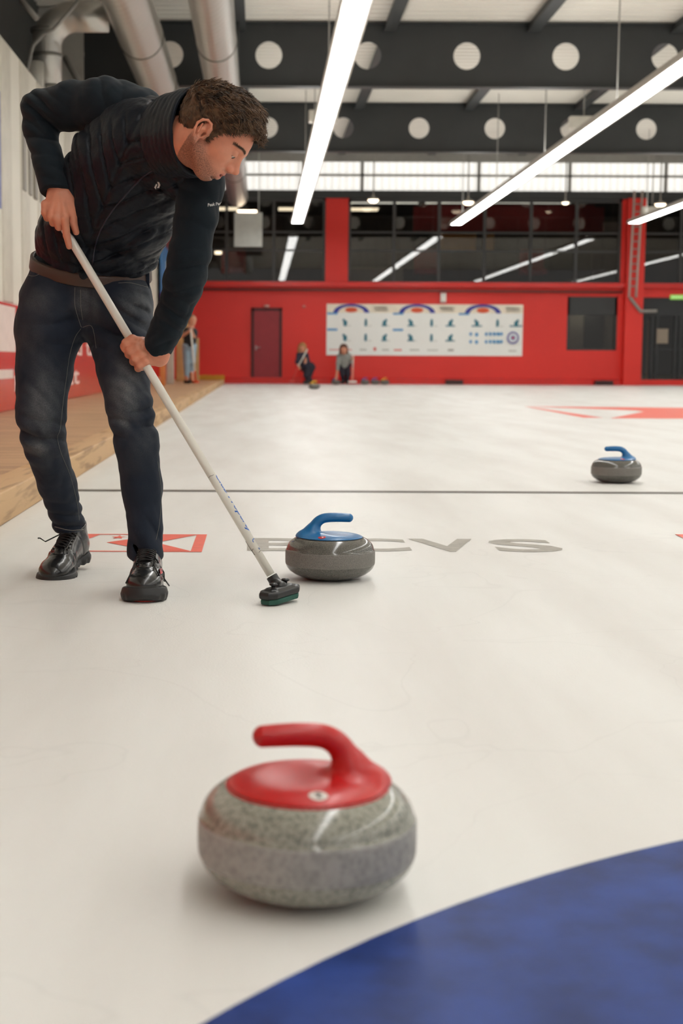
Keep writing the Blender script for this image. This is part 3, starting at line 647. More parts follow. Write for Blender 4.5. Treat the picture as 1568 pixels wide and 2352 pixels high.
# ---- ducts
DUCT = bpy.data.materials.new('galvanised_duct'); DUCT.use_nodes = True; nt = DUCT.node_tree; b = bsdf(DUCT)
b.inputs['Metallic'].default_value = .75; b.inputs['Roughness'].default_value = .36; b.inputs['Base Color'].default_value = srgb(196, 194, 188)
tc = nn(nt, 'ShaderNodeTexCoord'); wd = nn(nt, 'ShaderNodeTexWave', _Scale=2.6, _Distortion=.3); wd.bands_direction = 'DIAGONAL'; nt.links.new(tc.outputs['Object'], wd.inputs['Vector'])
bp = nn(nt, 'ShaderNodeBump', _Strength=.35); bp.inputs['Distance'].default_value = .01; nt.links.new(wd.outputs['Fac'], bp.inputs['Height']); nt.links.new(bp.outputs[0], b.inputs['Normal'])
def duct(x, z, r, y0, y1, label, rings):
    mb = MB(); pts = [(x, y, z) for y in np.linspace(y0, y1, 40)]; mb.tube(pts, r, 40); t = mb.build('air_duct', DUCT); tag(t, label, 'duct')
    for y in rings: MB().tube([(x, y-.03, z), (x, y+.03, z)], r+.012, 40).build('joint_ring', M('ring_grey', srgb(130, 128, 122), .4, .6), t)
duct(-1.86, HC+4.98, .345, 14, 28.6, 'big silver spiral duct slanting down at upper left, the left one of the pair', (22.6, 26.2, 17))
duct(-.70, HC+4.98, .315, 14, 44.0, 'big silver spiral duct above the man\'s head, ending before the far window', (22.9, 30, 38))
Yd = 21.0; c0 = W(108, 215, Yd); xd = c0[0]; zd = W(100, 38, Yd)[2]
pts = [(xd, Yd, 4.25), (xd, Yd, zd-.4)]
for k in range(1, 7): a = PI/2*k/6; pts.append((xd+.42-.42*math.cos(a), Yd, zd-.42+.42*math.sin(a)))
pts += [(xd+.42+.1, Yd, zd), (-2.19, Yd, zd)]
t = MB().tube(pts, .215, 32).build('air_duct', DUCT); tag(t, 'upright silver duct with an elbow, beside the white wall at top left', 'duct')
for z_ in (4.6, 5.05, 5.4): MB().tube([(xd, Yd, z_-.025), (xd, Yd, z_+.025)], .228, 32).build('joint_ring', MATS['ring_grey'], t)
tag(MB().tube([(xd-.1, Yd-.45, 4.25), (xd-.1, Yd-.45, W(88, 158, Yd)[2])], .13, 24).build('vent_stub', M('stub_white', srgb(206, 203, 194), .5)), 'short pale pipe standing in front of the upright silver duct', 'pipe')
pts = [Vector(W(x_, y_, 19.5)) for x_, y_ in ((62, 160), (75, 105), (100, 78), (122, 68), (165, 20), (180, 0))]
tag(MB().tube(pts, .025, 8).build('hanging_cable', GREYM), 'thin grey cable sweeping past the duct elbow at top left', 'cable')
tag(MB().tube([W(543, 0, 28), W(543, 205, 28)], .05, 8).build('drop_pipe', DARK), 'dark upright pipe at the left end of the visible roof sheets', 'pipe')
# louvre grille on the left wall
t = empty('wall_grille', (XL+.01, 18.2, 2.9), 'grey slotted grille on the white left wall under the man\'s raised elbow', 'grille')
mb = MB()
for k in range(4): y_ = 17.45+k*.45; mb.box((XL+.001, y_, 2.75), (XL+.03, y_+.22, 3.5))
mb.build('slats', M('slat_grey', srgb(140, 134, 124), .5), t)
tag(MB().box((XL+.036, 12, 2.35), (XL+.05, 15.82, 3.6)).build('wall_banner', M('banner_blue', srgb(112, 120, 170), .5)), 'edge of a bluish banner on the white left wall at the frame edge', 'banner')
# far end of the left wall: coloured banner
ya, yb = 40.0, 44.6
t = empty('hanging_banner', (XL+.12, 42, 1.5), 'blue and violet banner with a red top on the left wall past the man\'s arm', 'banner')
BL = M('banner_sky', srgb(70, 130, 186), .5, var=(1.2, .3)); VI = M('banner_violet', srgb(84, 62, 140), .5); RD = M('banner_dark_red', srgb(120, 36, 36), .5)
MB().box((XL+.1, ya, HC+1.9), (XL+.13, yb, HC+3.3)).build('blue_field', BL, t); MB().box((XL+.1, ya, HC+1.0), (XL+.13, yb, HC+1.9)).build('violet_field', VI, t); MB().box((XL+.1, ya+.6, HC+3.3), (XL+.13, yb, HC+4.1)).build('red_field', RD, t)
# things standing on the walkway's far end
TAN = M('tan_board', srgb(196, 158, 104), .6, var=(2., .12)); zk = .137
def stand(name, px0_, px1_, py, Y, mt, label, cat, dy=.05):
    a, b_ = W(px0_, py, Y), W(px1_, py, Y); return tag(MB().bevbox((a[0], Y, zk), (b_[0], Y+dy, a[2]), .01).build(name, mt), label, cat)
stand('wooden_board', 404, 437, 722, 41, TAN, 'tall tan board standing behind the far person in a black shirt', 'board')
stand('wooden_board', 444, 457, 776, 39, M('tan_pale', srgb(176, 142, 96), .6), 'small tan board just right of the standing far person', 'board')
stand('orange_post', 366, 379, 790, 33, M('post_orange', srgb(214, 140, 80), .5), 'light orange post behind the lower hand of the sweeping man', 'post', .12)
stand('white_pillar', 381, 398, 600, 35.5, M('pillar_white', srgb(190, 186, 174), .5), 'off-white upright pillar left of the far tan board', 'pillar', .2)
t = empty('wooden_cart', (W(350, 880, 29.)[0], 29., zk), 'low wooden trolley on the walkway behind the man\'s raised knee', 'trolley')
a, b_ = W(334, 880, 29), W(366, 880, 29); MB().bevbox((a[0], 28.8, zk+.14), (b_[0], 29.4, zk+.24), .01).build('tray', M('orange_tray', srgb(190, 100, 52), .5), t)
for x_ in (a[0]+.04, b_[0]-.04):
    for y_ in (28.86, 29.34): MB().tube([(x_-.015, y_, zk+.05), (x_+.015, y_, zk+.05)], .05, 14).build('wheel', BLACK, t); MB().box((x_-.01, y_-.01, zk+.05), (x_+.01, y_+.01, zk+.15)).build('leg', BLACK, t)
# yellow bristle mat at the end
mb = MB(); a, b_ = W(446, 870, 43.2), W(512, 870, 43.2)
for k in range(900):
    x_ = random.uniform(a[0], b_[0]); y_ = random.uniform(43.0, 44.4); h_ = random.uniform(.05, .17); mb.add([(x_-.02, y_, zk), (x_+.02, y_, zk), (x_+random.uniform(-.05, .05), y_, zk+h_), (x_, y_+.02, zk)], [(0,1,2),(1,3,2),(3,0,2)])
tag(mb.build('bristle_mat', M('bristle_yellow', srgb(206, 150, 40), .6)), 'yellow bristle mat on the far end of the wooden walkway', 'mat', kind=None)
tag(MB().bevbox((W(498, 870, 44.5)[0], 44.62, .01), (W(513, 870, 44.5)[0]+.02, 44.95, .18), .02).build('end_block', M('block_grey', srgb(120, 110, 96), .6)), 'grey block closing the far end of the walkway', 'block')

# ------------------------------------------------------------------ curling stones
def granite(name, dark, light, sc, polish):
    mt = bpy.data.materials.new(name); mt.use_nodes = True; nt = mt.node_tree; b = bsdf(mt); tc = nn(nt, 'ShaderNodeTexCoord')
    n1 = nn(nt, 'ShaderNodeTexNoise', _Scale=sc, _Detail=3.); n2 = nn(nt, 'ShaderNodeTexVoronoi', _Scale=sc*1.6)
    for n_ in (n1, n2): nt.links.new(tc.outputs['Object'], n_.inputs['Vector'])
    ad = nn(nt, 'ShaderNodeMath', operation='MULTIPLY_ADD'); ad.inputs[1].default_value = .35; nt.links.new(n2.outputs['Distance'], ad.inputs[0]); nt.links.new(n1.outputs['Fac'], ad.inputs[2])
    cr = nn(nt, 'ShaderNodeValToRGB'); e = cr.color_ramp.elements; e[0].position = .46; e[0].color = dark; e[1].position = .78; e[1].color = light
    nt.links.new(ad.outputs[0], cr.inputs[0]); nt.links.new(cr.outputs[0], b.inputs['Base Color']); b.inputs['Roughness'].default_value = polish; b.inputs['Specular IOR Level'].default_value = .6
    if polish > .3:
        bp = nn(nt, 'ShaderNodeBump', _Strength=.3); bp.inputs['Distance'].default_value = .001; nt.links.new(n1.outputs['Fac'], bp.inputs['Height']); nt.links.new(bp.outputs[0], b.inputs['Normal'])
    return mt
GN = [granite('granite_near', srgb(104, 104, 95), srgb(156, 155, 142), 150, .14), granite('granite_near_band', srgb(134, 132, 127), srgb(160, 157, 151), 100, .55)]
GM = [granite('granite_dark', srgb(50, 49, 46), srgb(106, 104, 97), 420, .14), granite('granite_dark_band', srgb(86, 83, 78), srgb(126, 122, 116), 420, .6)]
prof = [(.001, .012), (.045, .010), (.058, .002), (.0635, .0), (.069, .0012), (.080, .0035), (.100, .0095), (.118, .0180), (.1315, .0275), (.1395, .0365), (.1432, .0440), (.1448, .0490), (.1458, .0535), (.1462, .064), (.1462, .082), (.1458, .0925), (.1448, .0960), (.1432, .0972),
        (.1418, .104), (.1375, .1135), (.130, .1225), (.119, .1305), (.107, .1355), (.096, .138), (.05, .139), (.001, .139)]
bandi = [1 if 11 <= i < 16 else 0 for i in range(len(prof)-1)]
from math import cos, sin
zc = .139
hops = [('+', ell((0, 0, zc-.004), (.107, .107, .0165)), 0), ('&', half((0, 0, zc-.005), (0, 0, -1)), 0), ('-', ell((.028, 0, zc+.026), (.055, .07, .018)), .012),
        ('+', rc((-.080, 0, .136), (-.060, 0, .158), .024, .0195), .03)]
hp_ = [(-.060, .158, .0195), (-.052, .170, .0182), (-.045, .181, .0172), (-.036, .190, .0163), (-.024, .1965, .0157), (-.008, .1995, .0154), (.015, .2005, .0152), (.040, .200, .0148), (.060, .199, .0142)]
hops.append(('+', swept([(a_[0], 0, a_[1]) for a_ in hp_], [a_[2] for a_ in hp_], 5), .012))
hops += [('&', half((0, 0, zc-.003), (0, 0, -1)), 0)]
plast = lambda nm, c: M(nm, c, .36, coat=.12, var=(20., .03))
P_RED = plast('handle_red', srgb(190, 20, 22)); P_BLUE = plast('handle_blue', srgb(14, 102, 158)); P_YEL = plast('handle_yellow', srgb(226, 172, 30)); P_VIO = plast('handle_violet', srgb(70, 80, 160))
def place(t, x, y, rz): t.location = (x, y, 0); t.rotation_euler = (0, 0, rz); return t
BW = M('badge_white', srgb(214, 208, 200), .3); BG = M('badge_grey', srgb(110, 108, 104), .4); BR = M('badge_red', srgb(206, 40, 44), .3); BWW = M('badge_script', srgb(236, 220, 220), .4)
def badge(t, rz, dx, dy, mark):
    h = [c for c in bpy.data.objects if c.parent is t and c.name.startswith('handle')][0]; tr = bvh(h); ca, sa = cos(-rz), sin(-rz)
    L = lambda x, y: (x*ca-y*sa, x*sa+y*ca)
    def put(x, y, o): q = L(x, y); r_ = tr.ray_cast(Vector((q[0], q[1], .3)), Vector((0, 0, -1))); return (q[0], q[1], r_[0].z+o)
    n = 24; mb = MB(); mb.add([put(dx, dy, .0008)]+[put(dx+.0125*cos(2*PI*k/n), dy+.0115*sin(2*PI*k/n), .0008) for k in range(n)], [(0, 1+k, 1+(k+1) % n) for k in range(n)])
    mb.build('badge', mark[0], t, world=False)
    MB().tube([put(dx+x, dy+y, .0014) for x, y in ((-.004, .003), (0, .005), (.004, .002), (0, 0), (-.001, -.002), (.001, -.006), (.004, -.004))], .0009, 6).build('badge_mark', mark[1], t, world=False)
def make_plain(col, gran, label, ring=True, group=None):
    t = empty('curling_stone', (0, 0, 0), label, 'curling stone', group)
    MB().lathe(prof, n=96, mis=bandi).build('granite_body', gran, t, world=False)
    sdf_obj('handle', hops, (-.125, -.12, .12), (.125, .12, .225), .0016, col, t)
    MB().lathe([(.1045, .1358), (.1085, .1362), (.1090, .1345), (.106, .1335)], n=96).build('seal_ring', BLACK if ring else col, t, world=False)
    return t
near = make_plain(P_RED, GN, 'large grey curling stone with a red handle, nearest the camera beside the blue ring', False)
rzn = PI+.10; badge(near, rzn, .011, -.084, (BW, BG)); place(near, .066, 1.852, rzn); near.scale = (1, 1, 1.05)
midt = make_plain(P_BLUE, GM, 'dark granite curling stone with a blue handle, next to the broom head')
badge(midt, 0, -.031, -.083, (BR, BWW)); place(midt, .232, 4.60, 0.)
far = copy_tree(midt); far['label'] = 'dark granite curling stone with a blue handle, alone at right beyond the thin dark line'
far.name = 'curling_stone'; place(far, 2.112, 8.40, PI)
for c in [c for c in bpy.data.objects if c.parent is far and c.name.startswith('badge')]: bpy.data.objects.remove(c)
badge(far, PI, .012, -.088, (BR, BWW))
def small(px, py, Y, col, label, rz=0.):
    t = copy_tree(midt); t['label'] = label; c = W(px, py, Y); t.name = 'curling_stone'
    for o_ in [c_ for c_ in bpy.data.objects if c_.parent is t]:
        if o_.name.startswith('badge'): bpy.data.objects.remove(o_)
        elif o_.name.startswith('handle'):
            o_.data = o_.data.copy(); o_.data.materials[0] = col
    place(t, c[0], Y, rz); return t
small(721, 890, 37., P_YEL, 'small distant curling stone with a yellow handle, in front of the crouching far players')
small(771, 878, 44.4, P_BLUE, 'tiny distant bluish stone under the hand of the bending player in grey')
small(838, 878, 44.8, P_VIO, 'tiny violet-handled stone at the far wall, left of the row of three')
small(861, 878, 45.0, P_VIO, 'tiny violet-handled stone at the far wall, middle of the row of three')
small(883, 878, 44.7, P_YEL, 'tiny yellow-handled stone at the far wall, right of the row of three')
# ================================================================== THE MAN WITH THE BROOM
def T(px, py, Y): return np.array(P(px, py, Y))
X_ = np.array([1., 0, 0]); Z_ = np.array([0, 0, 1.])
def skinmat(name, base, red=.5):
    mt = bpy.data.materials.new(name); mt.use_nodes = True; nt = mt.node_tree; b = bsdf(mt); tc = nn(nt, 'ShaderNodeTexCoord')
    n1 = nn(nt, 'ShaderNodeTexNoise', _Scale=38., _Detail=4.); nt.links.new(tc.outputs['Object'], n1.inputs['Vector'])
    cr = nn(nt, 'ShaderNodeValToRGB'); e = cr.color_ramp.elements; e[0].position = .3; e[0].color = base; e[1].position = .7; e[1].color = tuple(min(1, c*k) for c, k in zip(base[:3], (1.16, 1.12, 1.1)))+(1,)
    nt.links.new(n1.outputs['Fac'], cr.inputs[0])
    at = nn(nt, 'ShaderNodeAttribute', attribute_name='stubble'); n2 = nn(nt, 'ShaderNodeTexNoise', _Scale=420., _Detail=2.); nt.links.new(tc.outputs['Object'], n2.inputs['Vector'])
    mr = nn(nt, 'ShaderNodeMapRange'); mr.inputs['From Min'].default_value = .35; mr.inputs['From Max'].default_value = .62; mr.inputs['To Min'].default_value = 1.; mr.inputs['To Max'].default_value = .45; nt.links.new(n2.outputs['Fac'], mr.inputs['Value'])
    mu = nn(nt, 'ShaderNodeMath', operation='MULTIPLY'); nt.links.new(at.outputs['Fac'], mu.inputs[0]); nt.links.new(mr.outputs[0], mu.inputs[1])
    mx = nn(nt, 'ShaderNodeMix', data_type='RGBA'); nt.links.new(mu.outputs[0], mx.inputs[0]); nt.links.new(cr.outputs[0], mx.inputs[6]); mx.inputs[7].default_value = srgb(70, 48, 34)
    a2 = nn(nt, 'ShaderNodeAttribute', attribute_name='lip'); m2 = nn(nt, 'ShaderNodeMix', data_type='RGBA'); nt.links.new(a2.outputs['Fac'], m2.inputs[0]); nt.links.new(mx.outputs[2], m2.inputs[6]); m2.inputs[7].default_value = srgb(176, 84, 76)
    a3 = nn(nt, 'ShaderNodeAttribute', attribute_name='dark'); m3 = nn(nt, 'ShaderNodeMix', data_type='RGBA'); nt.links.new(a3.outputs['Fac'], m3.inputs[0]); nt.links.new(m2.outputs[2], m3.inputs[6]); m3.inputs[7].default_value = srgb(50, 34, 24)
    nt.links.new(m3.outputs[2], b.inputs['Base Color']); b.inputs['Roughness'].default_value = .5; b.inputs['Subsurface Weight'].default_value = .12
    b.inputs['Subsurface Radius'].default_value = (.012, .004, .002); b.inputs['Subsurface Scale'].default_value = .6
    bp = nn(nt, 'ShaderNodeBump', _Strength=.25); bp.inputs['Distance'].default_value = .0008; n4 = nn(nt, 'ShaderNodeTexNoise', _Scale=260., _Detail=3.); nt.links.new(tc.outputs['Object'], n4.inputs['Vector']); nt.links.new(n4.outputs['Fac'], bp.inputs['Height']); nt.links.new(bp.outputs[0], b.inputs['Normal'])
    return mt
SKIN = skinmat('skin', srgb(204, 136, 108))
man = empty('person', (P(205, 1300, 4.5)[0], 4.5, 0), 'person in dark quilted jacket and jeans bending forward, sweeping with a white broom', 'person')

# ---- head frame (metres, head units scaled)
HS = 1.085
Fh = nrm((.738, -.10, -.665)); Uh = np.array((.665, -.06, .738)); Uh = nrm(Uh-Fh*(Uh@Fh)); Lh = np.cross(Uh, Fh)    # forward, up, left
HO = T(463, 300, 3.965)-(Fh*-.009-Lh*.080+Uh*.010)*HS            # midpoint between the ears
RH = np.stack([Fh, Lh, Uh])                              # world -> head rows
def Hd(x, y, z): return HO+(Fh*x+Lh*y+Uh*z)*HS/1000.
def hel(c, r, rot=None):
    R = RH if rot is None else np.array(rot)@RH
    return ell(Hd(*c), np.array(r)*HS/1000., R)
def hrc(a, b, ra, rb): return rc(Hd(*a), Hd(*b), ra*HS/1000., rb*HS/1000.)
def rotm(ax, deg):
    return np.array(Matrix.Rotation(math.radians(deg), 3, ax))
def k_(v): return v*HS/1000.
head = [('+', hel((-8, 0, 46), (97, 75, 80)), 0), ('+', hel((38, 0, 54), (54, 60, 52)), k_(30)), ('+', hel((44, 0, -8), (43, 55, 52)), k_(25)),
        ('+', hel((31, 0, -38), (42, 50, 31)), k_(25)), ('+', hrc((49, -9, -61), (49, 9, -61), 17, 17), k_(20)),
        ('+', hrc((0, -54, -26), (44, -20, -61), 14, 12), k_(22)), ('+', hrc((0, 54, -26), (44, 20, -61), 14, 12), k_(22)),
        ('+', hel((60, -42, 2), (23, 19, 19)), k_(20)), ('+', hel((60, 42, 2), (23, 19, 19)), k_(20)),
        ('+', hel((65, 0, -37), (21, 28, 23)), k_(18)),
        ('+', hrc((86, -14, 40), (79, -42, 42), 9.5, 8), k_(12)), ('+', hrc((86, 14, 40), (79, 42, 42), 9.5, 8), k_(12)), ('+', hel((84, 0, 42), (12, 20, 10)), k_(12)),
        ('-', hel((97, -32, 22), (16, 17, 12)), k_(12)), ('-', hel((97, 32, 22), (16, 17, 12)), k_(12)),
        ('+', hel((77, -32, 23.5), (14.4, 14.6, 13.0)), k_(3)), ('+', hel((77, 32, 23.5), (14.4, 14.6, 13.0)), k_(3)),
        ('-', hel((92, -32, 14.0), (7, 11.5, 3.4)), k_(1.5)), ('-', hel((92, 32, 14.0), (7, 11.5, 3.4)), k_(1.5)),
        ('+', hrc((87, 0, 34), (106, 0, -5), 7.5, 8.0), k_(12)), ('+', hel((106, 0, -7), (10.5, 9.5, 8)), k_(8)), ('+', hel((93, -12, -12), (11, 7.5, 8)), k_(6)), ('+', hel((93, 12, -12), (11, 7.5, 8)), k_(6)), ('+', hrc((84, 0, 6), (92, 0, -14), 12, 9), k_(10)),
        ('-', hel((96, -7, -20), (6, 3.2, 4)), k_(3)), ('-', hel((96, 7, -20), (6, 3.2, 4)), k_(3)),
        ('+', hel((83, 0, -31), (8.5, 21, 6)), k_(5)), ('+', hel((77, 0, -46), (9.5, 19, 7)), k_(5)), ('-', hel((87, 0, -38.5), (14, 17, 3.6)), k_(2)), ('-', hel((72, 0, -56), (6, 20, 4)), k_(8)),
        # near ear (person's right) and far ear
        ]
for sd in (-1, 1):
    er = rotm('Y', -14)@rotm('Z', -22*sd)
    head += [('+', hel((-9, sd*77, 10), (17, 5, 30), er), k_(5)), ('-', hel((-3, sd*84, 6), (8.5, 8, 12), er), k_(4)), ('-', hel((-5, sd*84, 24), (8, 4.5, 8), er), k_(3))]
    hp = [(4, 76, -2), (10, 78, 12), (8, 80, 28), (0, 83, 38), (-12, 86, 40), (-23, 88, 32), (-28, 88, 18), (-24, 86, 2), (-16, 82, -12), (-8, 79, -20)]
    for a_, b_ in zip(hp[:-1], hp[1:]): head.append(('+', hrc((a_[0], sd*a_[1], a_[2]), (b_[0], sd*b_[1], b_[2]), 3.3, 3.3), k_(3)))
    head += [('+', hel((-6, sd*79, -20), (8, 4.5, 9), er), k_(5)), ('+', hrc((-18, sd*84, 24), (-14, sd*83, 2), 2.6, 2.6), k_(3)), ('+', hel((6, sd*77, 0), (3.5, 4, 6)), k_(3))]
nb = T(360, 315, 4.27)
neck = [('+', rc(Hd(-28, 0, -8), nb, .060, .060), .035), ('+', rc(Hd(-10, 0, -35), T(385, 335, 4.22), .050, .05), .03), ('+', rc(Hd(-18, -56, -10), T(398, 345, 4.17), .015, .018), .025)]

# ---- torso / arms inside the clothes
RS = T(238, 240, 4.38); LS = T(452, 392, 4.24); RE = T(92, 256, 4.50); LE = T(424, 640, 4.22); RW = T(132, 436, 4.385); LW = T(368, 820, 4.335)
PEL = T(208, 625, 4.58)
torso_skin = [('+', ec(T(213, 610, 4.58), T(297, 395, 4.42), (.12, .065), (.15, .10), X_), 0), ('+', ec(T(297, 395, 4.42), T(335, 310, 4.33), (.15, .10), (.12, .08), nrm((.91, 0, -.42))), .03),
              ('+', rc(T(335, 310, 4.33), nb, .07, .065), .04), ('+', rc(T(320, 300, 4.33), RS, .06, .055), .04), ('+', rc(T(345, 330, 4.30), LS, .06, .055), .04),
              ('+', rc(RS, RE, .05, .04), .02), ('+', rc(RE, RW, .038, .026), .01), ('+', rc(LS, LE, .05, .04), .02), ('+', rc(LE, LW, .038, .026), .01),
              ('+', ec(T(213, 610, 4.58), T(200, 700, 4.58), (.12, .065), (.14, .08), X_), .03)]
# ---- the broom shaft line
SA = T(142, 516, 4.41); SB = T(625.6, 1326.6, 4.175); SD = nrm(SB-SA)
def sh(px_y):    # point of the shaft axis seen at picture height y
    lo_, hi_ = 0., 1.
    for _ in range(40):
        m_ = (lo_+hi_)/2; q_ = SA+(SB-SA)*m_; v_ = q_-np.array([0, 0, HC]); y_ = CY-(v_@CU)/(v_@CF)*FPX
        if y_ < px_y: lo_ = m_
        else: hi_ = m_
    return SA+(SB-SA)*lo_
# ---- hands.  right hand (upper)
def chain(pts, rs, k0, k1=.004): return [('+', rc(pts[i], pts[i+1], rs[i], rs[i+1]), k0 if i == 0 else k1) for i in range(len(pts)-1)]
hR = [('+', ec(T(131, 424, 4.385), T(136, 452, 4.375), (.028, .021), (.036, .021), X_), .012), ('+', ec(T(136, 452, 4.375), T(133, 487, 4.372), (.037, .020), (.044, .017), nrm((1, 0, -.04))), .012),
      ('+', rc(T(150, 445, 4.375), T(167, 478, 4.372), .017, .0165), .014)]
hR += chain([T(147, 478, 4.366), T(149, 502, 4.352), T(153, 540, 4.362), T(159, 566, 4.374)], [.0135, .0128, .0112, .0095], .008)
hR += chain([T(131, 478, 4.366), T(131, 503, 4.354), T(135, 521, 4.372), T(142, 520, 4.392)], [.0135, .0132, .0115, .010], .008)
hR += chain([T(116, 474, 4.370), T(117, 497, 4.360), T(122, 512, 4.382), T(133, 510, 4.402)], [.0130, .0122, .0108, .0095], .008)
hR += chain([T(103, 468, 4.378), T(103, 488, 4.372), T(108, 501, 4.394), T(120, 502, 4.412)], [.0120, .0112, .0098, .0088], .008)
hR += chain([T(163, 462, 4.378), T(168, 488, 4.372), T(168, 510, 4.374), T(175, 533, 4.384)], [.0155, .0130, .0125, .0100], .010)
# tendons and knuckles
for kx in (147, 131, 116): hR.append(('+', rc(T(134+(kx-134)*.35, 445, 4.357), T(kx, 484, 4.354), .0035, .006), .012))
# left hand (lower)
s8 = lambda y: sh(y)
wv_ = np.array([0, -1., 0]); side = nrm(np.cross(SD, wv_))       # across the shaft in the picture, to the upper right
if side[0] < 0: side = -side
front = nrm(np.cross(side, SD)); front = front if front[1] < 0 else -front
hL = [('+', ec(LW, T(352, 812, 4.330), (.030, .022), (.036, .021), nrm((.5, 0, -.86))), .012), ('+', ec(T(352, 812, 4.330), T(336, 802, 4.328), (.038, .022), (.041, .019), nrm((.5, 0, -.86))), .012)]
fing = [(786, .0122), (804, .0126), (821, .0120), (837, .0106)]
mcp = [(324, 784), (333, 799), (339, 815), (342, 831)]
for (yy, r_), (mx_, my_) in zip(fing, mcp):
    c = s8(yy); R0 = .0125+r_*.92
    pts = [T(mx_+8, my_-1, 4.335), T(mx_-2, my_, 4.320), c+front*(R0+.001)+side*.007, c+front*R0*.95-side*R0*.62, c-side*R0*1.10-front*.002, c-front*R0*.8-side*R0*.55, c-front*R0-side*(-.004)]
    rr = [r_*1.0, r_*1.03, r_*1.03, r_*1.04, r_*.98, r_*.9, r_*.85]
    hL += chain(pts, rr, .006, .007)
c = s8(792); hL += chain([T(346, 800, 4.352), c-front*.028+side*.026, c-front*.026-side*.004, c-front*.012-side*.026, c-side*.030+front*.006], [.015, .0135, .0130, .0122, .0098], .012, .006)
for mx_, my_ in mcp[:3]: hL.append(('+', rc(T(360, 812, 4.305), T(mx_+2, my_, 4.306), .003, .0065), .012))
allb = torso_skin+neck+head+hR+hL
pts_all = np.array([HO+Uh*.17, HO-Uh*.13, RE, LE, LW, PEL, T(60, 800, 4.5), T(330, 870, 4.3)])
def stub(v):
    q = (v-HO)@RH.T*1000/HS
    x, y, z = q[:, 0], q[:, 1], q[:, 2]
    f = 1/(1+np.exp((z+10+np.clip(x-8, 0, 60)*.50)/5.))          # jaw line area
    f = f*(1/(1+np.exp((x-85)/3.)))*(x > -30); must = np.exp(-((z+24)/5.0)**2)*np.exp(-(y/26)**2)*(x > 68)
    f = np.maximum(f, must*.8)*(z > -118); side_ = np.exp(-((x-14)/9)**2)*np.exp(-((z-2)/22)**2); return np.clip(np.maximum(f, side_)*.85, 0, .85)
def lipf(v):
    q = (v-HO)@RH.T*1000/HS; x, y, z = q.T
    return np.clip(np.exp(-(((z+38.5)/9.5)**4))*np.exp(-((y/20)**4))*(x > 73)*.7, 0, 1)
def darkf(v):
    q = (v-HO)@RH.T*1000/HS; x, y, z = q.T; ya = np.abs(y)
    brow = np.exp(-(((z-(44+.06*(ya-20)-.009*(ya-30)**2))/3.2)**2))*((ya > 12) & (ya < 57))*(x > 50)*.92
    mouth = np.exp(-(((z+38.5)/2.8)**2))*np.exp(-((y/15)**4))*(x > 70)*(x < 83.)*.85
    lash = np.exp(-(((z-16.8-.012*(ya-32)**2*-1)/1.3)**2))*((ya > 20) & (ya < 45))*(x > 74)*.8
    return np.clip(np.maximum(np.maximum(brow, mouth), lash), 0, 1)
body = sdf_obj('body', allb, pts_all.min(0)-.15, pts_all.max(0)+.15, .0019, SKIN, man, attrs={'stubble': stub, 'lip': lipf, 'dark': darkf}, smooth=2)
# finger nails on the upper hand, eyes and lids
NAIL = M('nail', srgb(222, 166, 142), .3)
EYEW = M('eye_white', srgb(206, 190, 180), .2); IRIS = M('iris', srgb(60, 40, 28), .15)
for sd in (-1, 1):
    c = Hd(78, sd*32, 20); mb = MB(); bm = bmesh.new(); bmesh.ops.create_uvsphere(bm, u_segments=24, v_segments=16, radius=k_(12.0)); bm.verts.index_update()
    look = nrm(Fh*.8-Uh*.62)
    mt_ = Vector(look).to_track_quat('Z', 'Y').to_matrix()
    vs = [mt_@v.co+Vector(c) for v in bm.verts]; fs = [[v.index for v in f.verts] for f in bm.faces]; zz = [f.calc_center_median().z for f in bm.faces]
    for f_, z_ in zip(fs, zz): mb.f.append(tuple(f_)); mb.mi.append(1 if z_ > k_(10.4) else 0); mb.sm.append(True)
    mb.v = [tuple(v) for v in vs]; bm.free(); mb.build('eye', [EYEW, IRIS], man)
# ---- hair: a cap that follows the skull, plus curved locks
HAIR = bpy.data.materials.new('brown_hair'); HAIR.use_nodes = True; nt = HAIR.node_tree; b = bsdf(HAIR); tc = nn(nt, 'ShaderNodeTexCoord')
n1 = nn(nt, 'ShaderNodeTexNoise', _Scale=26., _Detail=6., _Distortion=1.6); nt.links.new(tc.outputs['Object'], n1.inputs['Vector'])
cr = nn(nt, 'ShaderNodeValToRGB'); e = cr.color_ramp.elements; e[0].position = .34; e[0].color = srgb(38, 27, 19); e[1].position = .72; e[1].color = srgb(120, 90, 64)
nt.links.new(n1.outputs['Fac'], cr.inputs[0]); nt.links.new(cr.outputs[0], b.inputs['Base Color']); b.inputs['Roughness'].default_value = .48; b.inputs['Specular IOR Level'].default_value = .35
def hair_t(q):      # thickness in mm over the skull by direction
    x, y, z = q[..., 0], q[..., 1], q[..., 2]
    top = 1/(1+np.exp(-(z-62)/14.)); fr = 1/(1+np.exp(-(x-10)/28.))
    return 5+top*(15+15*fr)*(1-.45/(1+np.exp(-(x-66)/7.)))
skull = [('+', hel((-8, 0, 46), (97, 75, 80)), 0), ('+', hel((38, 0, 54), (54, 60, 52)), k_(30))]
def fhair(p):
    d = smin(skull[0][1](p), skull[1][1](p), k_(30)); q = (p-HO.astype(np.float32))@RH.T.astype(np.float32)*1000/HS
    w_ = q*np.array([.55, 1., 1.], np.float32)
    n_ = np.sin(w_[..., 0]*.16+2.2*np.sin(w_[..., 1]*.11)+1.4*np.sin(w_[..., 2]*.13))*np.sin(w_[..., 1]*.21+w_[..., 2]*.17+1.5*np.sin(w_[..., 0]*.12))
    f2 = np.sin(w_[..., 1]*.62+w_[..., 2]*.5+1.8*np.sin(w_[..., 0]*.22))
    tt = hair_t(q); return d-k_(tt+n_*2.4*np.clip(tt/14, .2, 1)+f2*.8*np.clip(tt/14, .1, 1))
